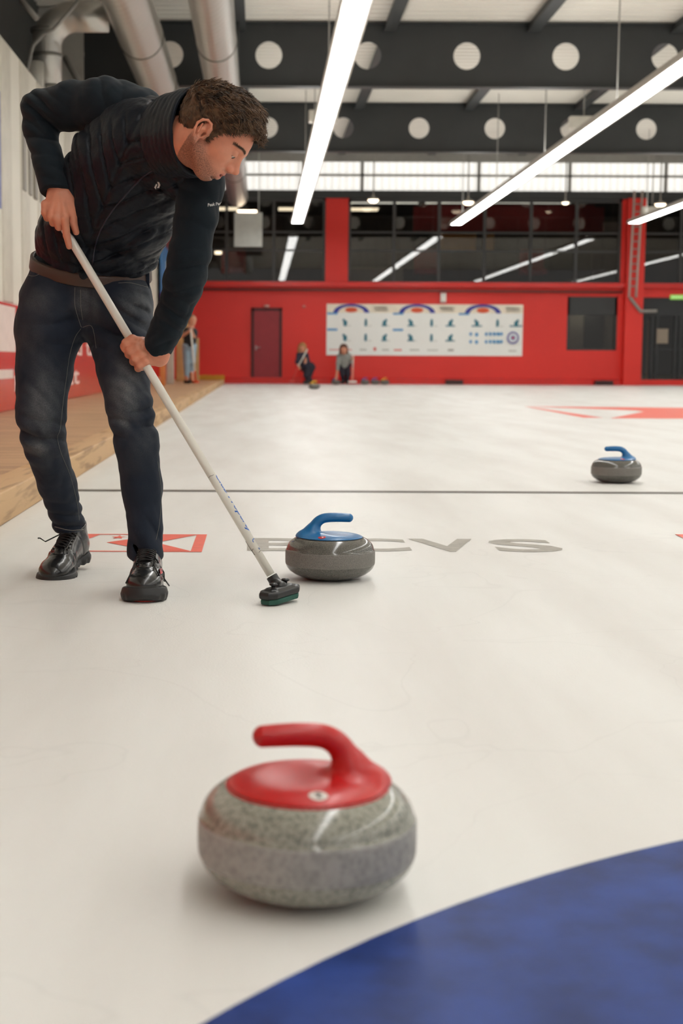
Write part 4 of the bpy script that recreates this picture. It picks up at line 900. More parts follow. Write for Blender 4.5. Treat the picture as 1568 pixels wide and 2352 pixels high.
def fline(p):       # > 0 where there is no hair (face, ears, nape)
    q = (p-HO.astype(np.float32))@RH.T.astype(np.float32)*1000/HS; x, y, z = q[..., 0], np.abs(q[..., 1]), q[..., 2]
    xs = np.array([-200, -105, -80, -50, -30, -20, -4, 4, 10, 14, 30, 48, 62, 74, 84, 92, 130, 200.]); zs_ = np.array([-40, -36, -26, -14, 2, 30, 46, 36, -2, -4, 34, 56, 68, 84, 92, 92, 88, 88.])
    line = np.interp(x, xs, zs_)
    return ((line-z)*.55)*HS/1000
hair = sdf_obj('hair', [('+', fhair, 0), ('&', lambda p: fline(p).astype(np.float32), k_(5)), ('&', lambda p: (-smin(skull[0][1](p), skull[1][1](p), k_(30))-k_(3)).astype(np.float32), 0)], HO-.24, HO+.24, .0022, HAIR, man, smooth=1)
# locks
me = hair.data; vco = np.array([v.co[:] for v in me.vertices]); vno = np.array([v.normal[:] for v in me.vertices])
q = (vco-HO)@RH.T*1000/HS; dsk = smin(skull[0][1](vco.astype(np.float32)), skull[1][1](vco.astype(np.float32)), k_(30))
outer = np.nonzero((dsk > k_(4.2)))[0]; mb = MB(); r2 = np.random.default_rng(7)
sel = r2.choice(outer, 5200)
for i in sel:
    p = vco[i]; n_ = vno[i]; qq = q[i]; tk = float(hair_t(qq)); L = (7+tk*.75)/1000*HS*r2.uniform(.8, 1.25)
    fl = Fh*1.0-Lh*.12*np.sign(qq[1])-Uh*(.35 if qq[2] < 70 else .0)+Lh*.5*math.sin(qq[0]*.09+qq[2]*.07)+r2.normal(size=3)*.28
    fl = fl-n_*(fl@n_); fl = nrm(fl); lift = .30 if tk > 14 else .06
    s_ = nrm(np.cross(n_, fl)); cu_ = r2.uniform(-.5, .5)
    pts = [p-n_*.002, p+fl*L*.3+n_*(L*lift*.5), p+fl*L*.65+n_*L*lift*.6+s_*L*.25*cu_, p+fl*L*.98+n_*L*lift*.35+s_*L*.6*cu_]
    w0 = .0011*r2.uniform(.7, 1.3) if tk > 12 else .0007
    mb.tube(pts, [w0, w0*1.05, w0*.8, w0*.15], 4, cap=False)
mb.build('hair_lock', HAIR, hair, fix=False)
# eyebrow hairs
mb = MB(); tr = bvh(body)
for k in range(420):
    sd = -1 if k % 2 else 1; ya = r2.uniform(13, 56); z_ = 44+.06*(ya-20)-.009*(ya-30)**2+r2.uniform(-3, 3)*(1-.5*(ya-13)/37)
    o_ = Hd(130, sd*ya, z_); h_ = tr.ray_cast(Vector(o_), Vector(-Fh))
    if h_[0] is None: continue
    p = np.array(h_[0]); n_ = np.array(h_[1]); d_ = nrm(Lh*sd*.9+Uh*.25+r2.normal(size=3)*.15); d_ = nrm(d_-n_*(d_@n_)); L = .008
    mb.tube([p-n_*.001, p+d_*L*.5+n_*.0012, p+d_*L+n_*.0008], [.0005, .00045, .0001], 3, cap=False)
mb.build('eyebrow', HAIR, hair, fix=False)

# ------------------------------------------------------------------ clothes
def cloth(name, col, rough, bump, sheen=.2, attr=None, col2=None, weave=None):
    mt = bpy.data.materials.new(name); mt.use_nodes = True; nt = mt.node_tree; b = bsdf(mt); tc = nn(nt, 'ShaderNodeTexCoord')
    n1 = nn(nt, 'ShaderNodeTexNoise', _Scale=9., _Detail=6.); nt.links.new(tc.outputs['Object'], n1.inputs['Vector'])
    cr = nn(nt, 'ShaderNodeValToRGB'); e = cr.color_ramp.elements; e[0].position = .25; e[0].color = tuple(c*.82 for c in col[:3])+(1,); e[1].position = .75; e[1].color = tuple(c*1.2 for c in col[:3])+(1,)
    nt.links.new(n1.outputs['Fac'], cr.inputs[0]); last = cr.outputs[0]
    if attr:
        at = nn(nt, 'ShaderNodeAttribute', attribute_name=attr); n3 = nn(nt, 'ShaderNodeTexNoise', _Scale=300., _Detail=2.); nt.links.new(tc.outputs['Object'], n3.inputs['Vector'])
        mu = nn(nt, 'ShaderNodeMath', operation='MULTIPLY'); nt.links.new(at.outputs['Fac'], mu.inputs[0])
        mr = nn(nt, 'ShaderNodeMapRange'); mr.inputs['From Min'].default_value = .3; mr.inputs['From Max'].default_value = .7; mr.inputs['To Min'].default_value = .6; mr.inputs['To Max'].default_value = 1.2
        nt.links.new(n3.outputs['Fac'], mr.inputs['Value']); nt.links.new(mr.outputs[0], mu.inputs[1])
        mx = nn(nt, 'ShaderNodeMix', data_type='RGBA'); nt.links.new(mu.outputs[0], mx.inputs[0]); nt.links.new(last, mx.inputs[6]); mx.inputs[7].default_value = col2; last = mx.outputs[2]
    nt.links.new(last, b.inputs['Base Color']); b.inputs['Roughness'].default_value = rough; b.inputs['Specular IOR Level'].default_value = .22; b.inputs['Sheen Weight'].default_value = sheen; b.inputs['Sheen Roughness'].default_value = .5
    n2 = nn(nt, 'ShaderNodeTexNoise', _Scale=bump[0], _Detail=4.); nt.links.new(tc.outputs['Object'], n2.inputs['Vector'])
    bp = nn(nt, 'ShaderNodeBump', _Strength=bump[1]); bp.inputs['Distance'].default_value = bump[2]; nt.links.new(n2.outputs['Fac'], bp.inputs['Height']); nt.links.new(bp.outputs[0], b.inputs['Normal'])
    return mt
FLEECE = cloth('fleece_navy', srgb(17, 27, 34), .85, (380., .4, .001), .06)
QUILT = cloth('quilted_nylon', srgb(14, 20, 29), .46, (60., .5, .004), .03)
DENIM = cloth('denim', srgb(30, 37, 49), .85, (420., .5, .001), .05, 'wear', srgb(128, 130, 130))
LEATH = M('belt_leather', srgb(66, 46, 36), .45, bump=(60., .3, .001))
# quilted body of the jacket
tA, tB = T(205, 640, 4.57), T(345, 305, 4.32); tax = nrm(tB-tA); tU = nrm(np.array((.93, -.10, -.36))); tU = nrm(tU-tax*(tU@tax)); tV = np.cross(tax, tU)
if tV[1] > 0: tV = -tV
hx_ = np.array([T(a, b_, 4.57)[[0, 2]] for a, b_ in ((40, 576), (75, 588), (125, 612), (165, 640), (215, 656), (280, 652), (345, 634), (380, 624))], np.float32)
def vhem(p): return (np.interp(p[..., 0], hx_[:, 0], hx_[:, 1])+.40*(p[..., 1]-4.50)-p[..., 2]).astype(np.float32)
zyk = T(270, 300, 4.4)[2]
vest = [('+', ec(T(212, 622, 4.57), T(222, 560, 4.55), (.176, .122), (.186, .128), X_), 0), ('+', ec(T(222, 560, 4.55), T(262, 470, 4.48), (.186, .128), (.190, .138), nrm((.97, 0, -.22))), .04),
        ('+', ec(T(262, 470, 4.48), T(300, 392, 4.40), (.190, .138), (.185, .140), nrm((.92, -.05, -.38))), .04), ('+', ec(T(300, 392, 4.40), T(335, 325, 4.33), (.178, .135), (.135, .11), nrm((.90, -.08, -.42))), .04),
        ('+', rc(T(325, 320, 4.33), T(375, 310, 4.26), .115, .105), .05), ('+', rc(T(340, 340, 4.28), T(425, 400, 4.24), .09, .082), .04), ('+', rc(T(300, 300, 4.36), T(262, 262, 4.38), .088, .078), .04),
        ('&', lambda p: vhem(p), .008)]
wr = lambda p, c, r, ax, fq, am: 1.35*am*gauss(p, c, r)*(2*np.abs(np.sin(.5*(p@(np.array(ax, np.float32)*fq)+1.6*wav(p, 18, 3))))-1.1)
def vmod(p, d):
    q = p-tA.astype(np.float32); s = q@tax.astype(np.float32); u = q@tU.astype(np.float32); v = q@tV.astype(np.float32)
    u = u+.022; wob = .10*wav(p, 14, 21)
    cs = (s*1.0-np.abs(u)*1.15)/.074+wob*2.6; br_ = np.abs(np.sin(PI*cs)); puff = (1-(1-br_)**3.2)
    low = 1/(1+np.exp(-(s-.07)/.02))*np.maximum(1/(1+np.exp((p[..., 2]-zyk)/.008)), 1/(1+np.exp(-(p[..., 0]-T(395, 300, 4.3)[0])/.01))); zip_ = np.exp(-(u/.007)**2)*(v > .03)
    o = (.0085*puff*low-.0070*low)+.0045*wav(p, 46, 5)*.6+.004*wav(p, 24, 9)+.0016*wav(p, 120, 2)-.005*zip_
    # folds pulled towards the waist and armpits
    o = o+wr(p, T(235, 590, 4.42), .13, (.25, 0, 1), 95, .008)+wr(p, T(330, 560, 4.42), .10, (-.5, 0, 1), 110, .008)+wr(p, T(405, 450, 4.22), .08, (.9, 0, .7), 130, .006)+wr(p, T(180, 330, 4.35), .08, (.9, 0, .3), 110, .005)
    return o.astype(np.float32)
vpts = np.array([T(60, 660, 4.58), T(470, 200, 4.2)])
vest_o = sdf_obj('quilted_vest', vest, vpts.min(0)-(.1, .25, .1), vpts.max(0)+(.1, .25, .1), .0034, QUILT, man, mod=vmod, smooth=1)
# collar, an open stand collar round the neck
cA, cB = T(392, 314, 4.20), T(450, 303, 4.095); cax = nrm(cB-cA)
def cmod(p, d): 
    s = (p-cA.astype(np.float32))@cax.astype(np.float32); return (.0022*np.abs(np.sin(s/.024*PI))-.001+.002*wav(p, 60, 4)).astype(np.float32)
col_ops = [('+', ec(cA, cB, (.120, .092), (.126, .092, .9), nrm((.05, 0, 1))), 0), ('&', half(cB+cax*.012-Z_*0, cax), .006), ('-', ec(cA+cax*.01, cB+cax*.1, (.104, .078), (.118, .086), nrm((.05, 0, 1))), .006)]
vc = np.array([cA, cB]); collar = sdf_obj('collar', col_ops, vc.min(0)-.2, vc.max(0)+.2, .003, QUILT, vest_o, mod=cmod, smooth=1)
# sleeves
def smod(seed, cs):
    def f(p, d):
        o = .0020*wav(p, 30, seed)+.0012*(2*np.abs(wav(p, 40, seed+7))-1)+.0012*wav(p, 75, seed+1)
        for c, r, ax, fq, am in cs: o = o+wr(p, c, r, ax, fq, am*(.62 if seed < 50 else 1.15))
        return o.astype(np.float32)
    return f
cR = T(131, 441, 4.385); dR = nrm(T(131, 441, 4.385)-T(112, 375, 4.42))
slR = [('+', rc(T(262, 250, 4.38), T(232, 242, 4.385), .082, .078), 0), ('+', rc(T(232, 242, 4.385), T(165, 243, 4.44), .076, .071), .02), ('+', rc(T(165, 243, 4.44), T(100, 256, 4.50), .071, .062), .02), ('+', rc(T(320, 262, 4.34), T(250, 245, 4.38), .078, .08), .03),
       ('+', rc(T(98, 258, 4.50), T(92, 300, 4.48), .062, .050), .02), ('+', rc(T(88, 242, 4.50), T(78, 240, 4.52), .05, .038), .015), ('+', rc(T(92, 300, 4.48), T(113, 375, 4.42), .050, .0465), .015), ('+', rc(T(113, 375, 4.42), T(129, 436, 4.385), .0465, .043), .01),
       ('+', rc(T(117, 392, 4.41), T(131, 446, 4.385), .0485, .0475), .004), ('&', half(T(131, 444, 4.385), dR+np.array((-.25, 0, .1))), .006), ('-', rc(T(132, 443, 4.385), T(137, 470, 4.385), .032, .036), .003)]
sp = np.array([T(30, 250, 4.55), T(340, 460, 4.3), T(200, 170, 4.4)])
sleeveR = sdf_obj('sleeve', slR, sp.min(0)-.14, sp.max(0)+.14, .003, FLEECE, man, mod=smod(31, [(T(70, 250, 4.42), .075, (.75, 0, .9), 150, .009), (T(95, 320, 4.42), .06, (.1, 0, 1), 120, .007), (T(240, 200, 4.33), .07, (1, 0, .2), 110, .005), (T(125, 405, 4.36), .04, (.3, 0, 1), 160, .004)]), smooth=1)
cuffc = T(356, 805, 4.325); dL = nrm(T(350, 812, 4.325)-T(405, 690, 4.25))
slL = [('+', rc(T(440, 388, 4.25), T(458, 430, 4.22), .074, .068), 0), ('+', rc(T(458, 430, 4.22), T(450, 500, 4.20), .067, .062), .02), ('+', rc(T(450, 500, 4.20), T(436, 580, 4.20), .062, .061), .015), ('+', rc(T(436, 580, 4.20), T(424, 645, 4.21), .061, .058), .015),
       ('+', rc(T(424, 645, 4.21), T(393, 730, 4.27), .058, .049), .02), ('+', rc(T(393, 730, 4.27), T(362, 795, 4.32), .048, .043), .01), ('+', rc(T(382, 755, 4.285), T(362, 795, 4.32), .0515, .0475), .004),
       ('+', rc(T(395, 380, 4.28), T(455, 400, 4.24), .07, .07), .03), ('&', half(T(361, 803, 4.325), dL+np.array((-.1, 0, .35))), .006), ('-', rc(T(372, 775, 4.31), T(352, 830, 4.335), .036, .042), .004)]
sp = np.array([T(340, 840, 4.35), T(510, 370, 4.2)])
sleeveL = sdf_obj('sleeve', slL, sp.min(0)-.14, sp.max(0)+.14, .003, FLEECE, man, mod=smod(41, [(T(435, 640, 4.15), .09, (-.2, 0, 1), 105, .008), (T(395, 725, 4.2), .06, (.5, 0, 1), 130, .007), (T(450, 480, 4.14), .08, (.4, 0, 1), 85, .006), (T(365, 785, 4.27), .04, (-.6, 0, 1), 150, .003)]), smooth=1)
# jeans
jn = [('+', ec(T(208, 616, 4.58), T(200, 690, 4.58), (.186, .120), (.205, .132), X_), 0), ('+', ec(T(118, 700, 4.56), T(113, 760, 4.55), (.102, .118), (.106, .112), X_), .03), ('+', ec(T(275, 700, 4.55), T(272, 755, 4.52), (.104, .115), (.104, .105), X_), .03),
      ('+', rc(T(113, 750, 4.55), T(101, 850, 4.53), .104, .088), .02), ('+', rc(T(101, 850, 4.53), T(94, 950, 4.50), .088, .078), .02), ('+', rc(T(94, 950, 4.50), T(102, 1020, 4.52), .076, .069), .015), ('+', rc(T(102, 1020, 4.52), T(130, 1110, 4.64), .066, .062), .015), ('+', rc(T(130, 1110, 4.64), T(154, 1190, 4.74), .061, .054), .015), ('+', rc(T(154, 1190, 4.74), T(161, 1222, 4.78), .0535, .0535), .008),
      ('+', rc(T(272, 750, 4.52), T(283, 850, 4.42), .102, .082), .02), ('+', rc(T(283, 850, 4.42), T(297, 935, 4.34), .078, .070), .02), ('+', rc(T(297, 935, 4.34), T(314, 1020, 4.33), .067, .066), .015), ('+', rc(T(314, 1020, 4.33), T(325, 1120, 4.345), .066, .062), .015), ('+', rc(T(325, 1120, 4.345), T(334, 1210, 4.355), .061, .053), .015), ('+', rc(T(334, 1210, 4.355), T(334, 1272, 4.36), .053, .0575), .01),
      ('&', half(T(208, 606, 4.58), (.12, -.40, 1)), .006), ('&', half(T(161, 1222, 4.78), nrm((.0, .0, -1)))if False else half(T(161, 1600, 4.78), (0, 0, -1)), 0)]
hemR = (T(161, 1219, 4.78), nrm((.10, .05, -1))); hemL = (T(334, 1280, 4.36), nrm((-.02, .34, -1)))
def fhem(p):
    a = (p-hemR[0].astype(np.float32))@hemR[1].astype(np.float32); b_ = (p-hemL[0].astype(np.float32))@hemL[1].astype(np.float32)
    mid_ = (hemR[0][0]+hemL[0][0])/2; return np.where(p[..., 0] < mid_, a, b_).astype(np.float32)
jn[-1] = ('&', fhem, .004)
jn += [('-', rc(T(160, 1208, 4.77), T(163, 1250, 4.79), .043, .045), .004), ('-', rc(T(334, 1262, 4.36), T(334, 1320, 4.36), .044, .050), .004)]
jf = [(T(150, 735, 4.45), .09, (-.15, 0, 1), 75, .006), (T(270, 740, 4.42), .10, (.45, 0, 1), 85, .007), (T(330, 720, 4.45), .06, (.5, 0, 1), 120, .008), (T(145, 1010, 4.45), .06, (.2, 0, 1), 115, .009), (T(60, 1010, 4.45), .06, (.35, 0, 1), 115, .009), (T(345, 955, 4.28), .06, (-.3, 0, 1), 105, .009), (T(262, 985, 4.28), .05, (.3, 0, 1), 110, .006), (T(160, 1200, 4.7), .07, (.12, 0, 1), 150, .006), (T(330, 1245, 4.3), .06, (.8, 0, .5), 80, .006), (T(150, 860, 4.45), .05, (.2, 0, 1), 110, .004)]
jp = np.array([T(30, 600, 4.6), T(390, 600, 4.3), T(160, 1250, 4.9), T(334, 1330, 4.3)])
wearp = [(T(290, 900, 4.33), .045, .10, .55), (T(285, 955, 4.28), .022, .05, .5), (T(95, 940, 4.42), .05, .14, .42), (T(85, 1030, 4.44), .04, .025, .6), (T(320, 700, 4.44), .05, .05, .5), (T(330, 740, 4.44), .03, .03, .35), (T(190, 690, 4.44), .03, .06, .4), (T(90, 690, 4.45), .05, .04, .25), (T(215, 690, 4.44), .02, .05, .3), (T(70, 780, 4.45), .05, .08, .12), (T(325, 1010, 4.27), .05, .06, .12)]
def wear(v):
    o = np.zeros(len(v))
    for c, rx, rz, am in wearp: o = np.maximum(o, am*np.exp(-((v[:, 0]-c[0])/rx)**2-((v[:, 2]-c[2])/rz)**2)*(v[:, 1] < c[1]+.1))
    o = o*(.75+.35*wav(v.astype(np.float32), 90, 8)); hem = np.minimum(np.abs(fhem(v.astype(np.float32))+.004), 1); o = np.maximum(o, .5*np.exp(-(hem/.0025)**2)); return np.clip(o+.05*wav(v.astype(np.float32), 40, 6), 0, .8)
jeans = sdf_obj('jeans', jn, jp.min(0)-.2, jp.max(0)+.2, .0036, DENIM, man, mod=smod(51, jf), attrs={'wear': wear}, smooth=1)
# belt
def ring_pts(c, ax, U, ru, rv, n=60):
    ax = nrm(ax); U = nrm(np.array(U)-ax*(np.array(U)@ax)); V = np.cross(ax, U); return [c+U*ru*cos(2*PI*k/n)+V*rv*sin(2*PI*k/n) for k in range(n+1)]
bops = [('+', ec(T(207, 640, 4.578), T(209, 600, 4.578), (.1975, .1345), (.1925, .1315), X_), 0), ('&', half(T(208, 598, 4.578), (.12, -.40, 1)), .003), ('&', half(T(208, 628, 4.578), (-.12, .40, -1)), .003), ('-', ec(T(207, 660, 4.578), T(209, 580, 4.578), (.185, .120), (.178, .116), X_), .001)]
belt = sdf_obj('belt', bops, T(208, 620, 4.578)-.25, T(208, 620, 4.578)+.25, .0028, LEATH, man, smooth=1)
for px in (118, 338):
    h1 = drape(bvh(belt), px, 604 if px < 200 else 640); 
    if h1 is None: continue
    x_ = h1[0]; MB().bevbox((x_-.006, h1[1]-.006, h1[2]-.038), (x_+.006, h1[1]+.004, h1[2]+.018), .002).build('belt_loop', DENIM, jeans)
# stitching on the jeans
tj = bvh(jeans); ST = M('stitch', srgb(128, 124, 116), .7)
def seam(pl, off=.0006, r=.00055, n=10, mt=ST, name='seam', tree=None, par=None):
    pts = []; q_ = np.array(pl, float); q_ = np.vstack([2*q_[0]-q_[1], q_, 2*q_[-1]-q_[-2]])
    for i in range(1, len(q_)-2):
        for k in range(n):
            t_ = k/n; c_ = .5*(2*q_[i]+(q_[i+1]-q_[i-1])*t_+(2*q_[i-1]-5*q_[i]+4*q_[i+1]-q_[i+2])*t_*t_+(3*q_[i]-q_[i-1]-3*q_[i+1]+q_[i+2])*t_**3); pts.append(drape(tree or tj, c_[0], c_[1], off))
    pts.append(drape(tree or tj, *pl[-1], off)); seg = []; mb = MB(); ok = False
    for p_ in pts:
        if p_ is None or (seg and (p_-seg[-1]).length > .05):
            if len(seg) > 1: mb.tube(seg, r, 6); ok = True
            seg = []
            if p_ is None: continue
        seg.append(p_)
    if len(seg) > 1: mb.tube(seg, r, 6); ok = True
    if ok: mb.build(name, mt, par or jeans, fix=False)
seam([(186, 755), (172, 775), (160, 815), (152, 870), (144, 930), (138, 985), (132, 1005), (140, 1040), (160, 1090), (176, 1150), (182, 1195)])
seam([(190, 752), (208, 748), (216, 765), (221, 800)]); seam([(172, 660), (172, 700), (182, 738), (187, 752)]); seam([(185, 665), (186, 705), (190, 735)])
seam([(62, 632), (80, 634), (100, 624)]); seam([(272, 650), (300, 650), (340, 660)]); seam([(362, 1060), (370, 1130), (366, 1200), (358, 1240)])
seam([(126, 1210), (160, 1218), (192, 1216)], r=.0012)
# zip seam, chest mark, sleeve lettering
tv = bvh(vest_o)
MARK = M('mark_white', srgb(206, 204, 200), .5)
def drape_poly(polys, par, tree, name, mt, off=.0015):
    mb = MB()
    for pl in polys:
        q_ = [drape(tree, a, b_, off) for a, b_ in pl]
        if all(q_): mb.add(q_, [tuple(range(len(q_)))])
    if mb.v: mb.build(name, mt, par, fix=False)
drape_poly([[(361.5, 417), (366, 417.5), (369, 424), (365, 431), (360.5, 431), (364, 424.5)], [(359, 421), (362, 424), (359, 429), (358.2, 434), (354.5, 430)]], vest_o, tv, 'chest_mark', MARK)
seam([(432, 384), (405, 380), (372, 384), (340, 398), (305, 430), (268, 472), (238, 515), (220, 560), (212, 610)], off=.0005, r=.0028, mt=M('zip_navy', srgb(32, 34, 48), .4), name='zip', tree=tv, par=vest_o)
seam([(432, 378), (428, 392), (418, 410)], off=.001, r=.0022, mt=M('zip_grey', srgb(84, 84, 86), .4), name='zip_pull', tree=tv, par=vest_o)
ts = bvh(sleeveL); vs, fs = text_polys('Peak Performance', 1., offset=.012, extrude=0.); k_sc = 10.5; mb = MB(); ca_, sa_ = cos(math.radians(9)), sin(math.radians(9)); nv = []
for v in vs:
    x_, y_ = v[0]*k_sc*.82, v[1]*k_sc; p_ = drape(ts, 476+x_*ca_-y_*sa_*0, 475-x_*sa_-y_, .0012); nv.append(p_)
keep = [f for f in fs if all(nv[i] is not None for i in f) and all((nv[f[0]]-nv[i]).length < .02 for i in f)]
used = sorted({i for f in keep for i in f}); mp_ = {i: k for k, i in enumerate(used)}
if keep: mb.add([nv[i] for i in used], [tuple(mp_[i] for i in f) for f in keep]); mb.build('lettering', MARK, sleeveL, fix=False)

# ---- shoes
SHB = M('shoe_leather', srgb(24, 24, 25), .26, coat=.3, bump=(55., .35, .0015)); SOLE = M('sole_rubber', srgb(30, 30, 31), .5, bump=(90., .3, .001)); LACE = M('lace_black', srgb(18, 18, 19), .7); SRED = M('shoe_red', srgb(176, 36, 40), .4)
def shoe(heel, toe, lift, right, scale=1.0, slider=None):
    heel = np.array(heel); toe = np.array(toe); L = .305*scale
    f = nrm(toe-heel); u = nrm(Z_-f*(Z_@f)); l = np.cross(u, f)
    def S(x, y, z): return heel+(f*x+l*y+u*z)*scale
    R = np.stack([f, l, u])
    sg = -1 if right else 1                      # outer side
    e3 = lambda c, r: ell(S(*c), np.array(r)*scale, R)
    r3 = lambda a, b_, ra, rb: rc(S(*a), S(*b_), ra*scale, rb*scale)
    ops = [('+', e3((.052, 0, .062), (.052, .037, .046)), 0), ('+', ec(S(.055, 0, .06), S(.16, sg*.004, .052), (.036*scale, .05*scale), (.040*scale, .040*scale), l), .02), ('+', e3((.225, 0, .046), (.072, .049, .034)), .03),
           ('+', e3((.262, -sg*.004, .042), (.040, .042, .027)), .02), ('+', r3((.175, 0, .062), (.100, 0, .092), .031, .030), .03), ('+', ec(S(.06, 0, .085), S(.055, 0, .122), (.036*scale, .048*scale), (.037*scale, .050*scale), l), .015),
           ('&', half(S(0, 0, .022), -u), .004), ('&', half(S(.05, 0, .130), nrm(u*.95+f*.2)), .006), ('-', r3((.055, 0, .118), (.055, 0, .17), .030, .036), .006)]
    def md(p, d):
        q_ = (p-heel.astype(np.float32))@R.T.astype(np.float32)/scale; x, y, z = q_[..., 0], q_[..., 1], q_[..., 2]
        o = .0012*np.sin(x*230+3*np.sin(y*50))*np.exp(-((x-.19)/.03)**2)*(z > .04)+.0008*wav(p, 90, 3)
        o = o-.0022*np.exp(-((x-(.212-6*y*y*4))/.0028)**2)*(z > .03)-.0018*np.exp(-((np.abs(y)-.022)/.0025)**2)*((x > .09) & (x < .2))-.002*np.exp(-((x-.09-.3*(z-.06))/.0025)**2)*(np.abs(y) > .022)
        return o.astype(np.float32)
    c = S(.15, 0, .06); up = sdf_obj('shoe', ops, c-.24*scale, c+.24*scale, .0022, SHB, man, mod=md, smooth=1)
    def fs(p):
        q_ = (p-heel.astype(np.float32))@R.T.astype(np.float32)/scale; x, y, z = q_[..., 0], q_[..., 1], q_[..., 2]
        dd = lambda cx, cy, r_: np.sqrt((x-cx)**2+(y-cy)**2)-r_
        fl = 1+.0*z; o2 = smin(smin(dd(.052, 0, .039), dd(.225, 0, .054), .05), smin(dd(.262, -sg*.004, .043), dd(.14, sg*.006, .036), .04), .05)
        o2 = o2-.004*np.cos((z-.016)/.016*1.5); top = .030+.010*np.exp(-((x-.30)/.05)**2)+.006*np.exp(-(x/.05)**2); bot = .012*np.exp(-((x-.135)/.033)**2)+.010*np.clip((x-.25)/.06, 0, 1)**2
        gr = .0012*np.sin(x*260)*(z < .02)
        return (np.maximum(np.maximum(o2, z-top), bot-z)*scale-gr).astype(np.float32)
    sole = sdf_obj('sole', [('+', fs, 0)], c-.25*scale, c+.25*scale, .0022, SOLE, up, smooth=1)
    tr_ = bvh(up)
    def on(x, y, off=.0015):
        h_ = tr_.ray_cast(Vector(S(x, y, .25)), Vector(-u)); return Vector(S(x, y, .1)) if h_[0] is None else h_[0]+h_[1]*off
    lc = MB()
    for k in range(7):
        x = .108+.0125*k; w = .021-.0006*k
        lc.tube([on(x, y, .003) for y in np.linspace(-w, w, 9)], .0022*scale, 6); lc.tube([on(x+.006*t_, y, .0045) for t_, y in zip(np.linspace(-1, 1, 9), np.linspace(-w, w, 9))], .002*scale, 6)
    lc.build('lace', LACE, up, fix=False)
    ey = MB()
    for k in range(6):
        for s_ in (-1, 1): p_ = on(.110+.0150*k, s_*.0235, .002); ey.tube([p_-Vector(u)*.002, p_+Vector(u)*.0012], .0028, 10)
    ey.build('eyelet', M('eyelet_dark', srgb(66, 64, 62), .3, .6), up, fix=False)
    return up, S, on, sole, u, f, l
hemRp = T(161, 1215, 4.78); hemLp = T(334, 1275, 4.36)
shR, SR, onR, soR, uR, fR, lR = shoe(G(184, 1282, 0)*0+np.array([G(170, 1300)[0]+.035, 4.845, .034]), np.array([G(118, 1334)[0]+.008, 4.62, -.014]), 0, True, 1.06)
shL, SL_, onL, soL, uL, fL, lL = shoe(np.array([G(345, 1350)[0]-.008, 4.43, .004]), np.array([G(331, 1392)[0]-.004, 4.095, .0015]), 0, False, 1.10)
# loose lace ends, red slider disc and marks
bow = MB(); p0 = onR(.098, 0, .006)
bow.tube([p0, T(104, 1244, p0[1]-.03), T(92, 1236, p0[1]-.045), T(87, 1236, p0[1]-.05)], .0022, 6); bow.tube([p0, p0+Vector((-.02, -.02, .0)), p0+Vector((-.035, -.045, -.03)), p0+Vector((-.04, -.055, -.055))], .002, 6); bow.build('lace_end', LACE, shR, fix=False)
bow = MB(); p0 = onL(.100, 0, .007)
for pl in ([(338, 1285), (360, 1292), (376, 1315), (374, 1330), (388, 1345)], [(338, 1285), (352, 1300), (362, 1322), (378, 1335)], [(334, 1285), (312, 1296), (303, 1318), (292, 1340)]):
    pr = [p0]+[drape(bvh(shL), a, b_, .004) or Vector(T(a, b_, p0[1]-.01)) for a, b_ in pl[1:]]; bow.tube(pr, .0024, 6)
bow.build('lace_end', LACE, shL, fix=False)
sm = MB(); pts2 = [tuple(SL_(.225+.060*cos(a), .043*sin(a), 0)[:2]) for a in np.linspace(0, 2*PI, 40)[:-1]]
sm.poly(pts2, .0012, .0065); sm.build('slider_disc', M('slider_red', srgb(214, 62, 56), .3), shL)
tl = bvh(shL)
drape_poly([[(330, 1270), (342, 1268), (352, 1276), (349, 1279), (332, 1275)], [(366, 1306), (371, 1305), (373, 1316), (368, 1320)]], shL, tl, 'shoe_mark', SRED, .001)

# ------------------------------------------------------------------ broom
br_t = empty('curling_broom', tuple(SB), 'long white curling broom gripped by the sweeping man, its black head on the ice', 'broom')
SHW = M('shaft_white', srgb(224, 220, 208), .3, coat=.3, var=(14., .03)); BP = M('broom_black', srgb(24, 25, 25), .38, bump=(70., .2, .0008))
MB().tube([SA-SD*.02, SA, SB-SD*.01], .0128, 28).build('shaft', SHW, br_t)
def on_sh(s, ang, off): a_ = ang; return SA+SD*s+front*(cos(a_)*(.0128+off))+side*(sin(a_)*(.0128+off))
smid = lambda y: float((sh(y)-SA)@SD)
# writing wraps round the upper right side of the shaft
BLU = M('print_shaft_blue', srgb(30, 92, 176), .35)
vs, fs = text_polys('Club Property', 1., offset=.035, extrude=0., shear=.25); s0, s1_ = smid(1096), smid(1230); mn, mx_ = vs.min(0), vs.max(0); mb = MB()
bm = bmesh.new(); bvs = [bm.verts.new(v) for v in vs]
for f_ in fs:
    try: bm.faces.new([bvs[i] for i in f_])
    except ValueError: pass
bmesh.ops.triangulate(bm, faces=bm.faces[:]); bmesh.ops.subdivide_edges(bm, edges=bm.edges[:], cuts=4, use_grid_fill=True); bm.verts.index_update()
vs = np.array([v.co[:] for v in bm.verts]); fs = [tuple(v.index for v in f_.verts) for f_ in bm.faces]; bm.free()
base = .42; kx = (s1_-s0)/(mx_[0]-mn[0]); hgt = .027
mb.add([on_sh(s0+(v[0]-mn[0])*kx, base+(v[1]-mn[1])/(mx_[1]-mn[1])*hgt/.0128, .0003) for v in vs], fs); mb.build('lettering', BLU, br_t, fix=False)
mb = MB(); c0_ = smid(1247)
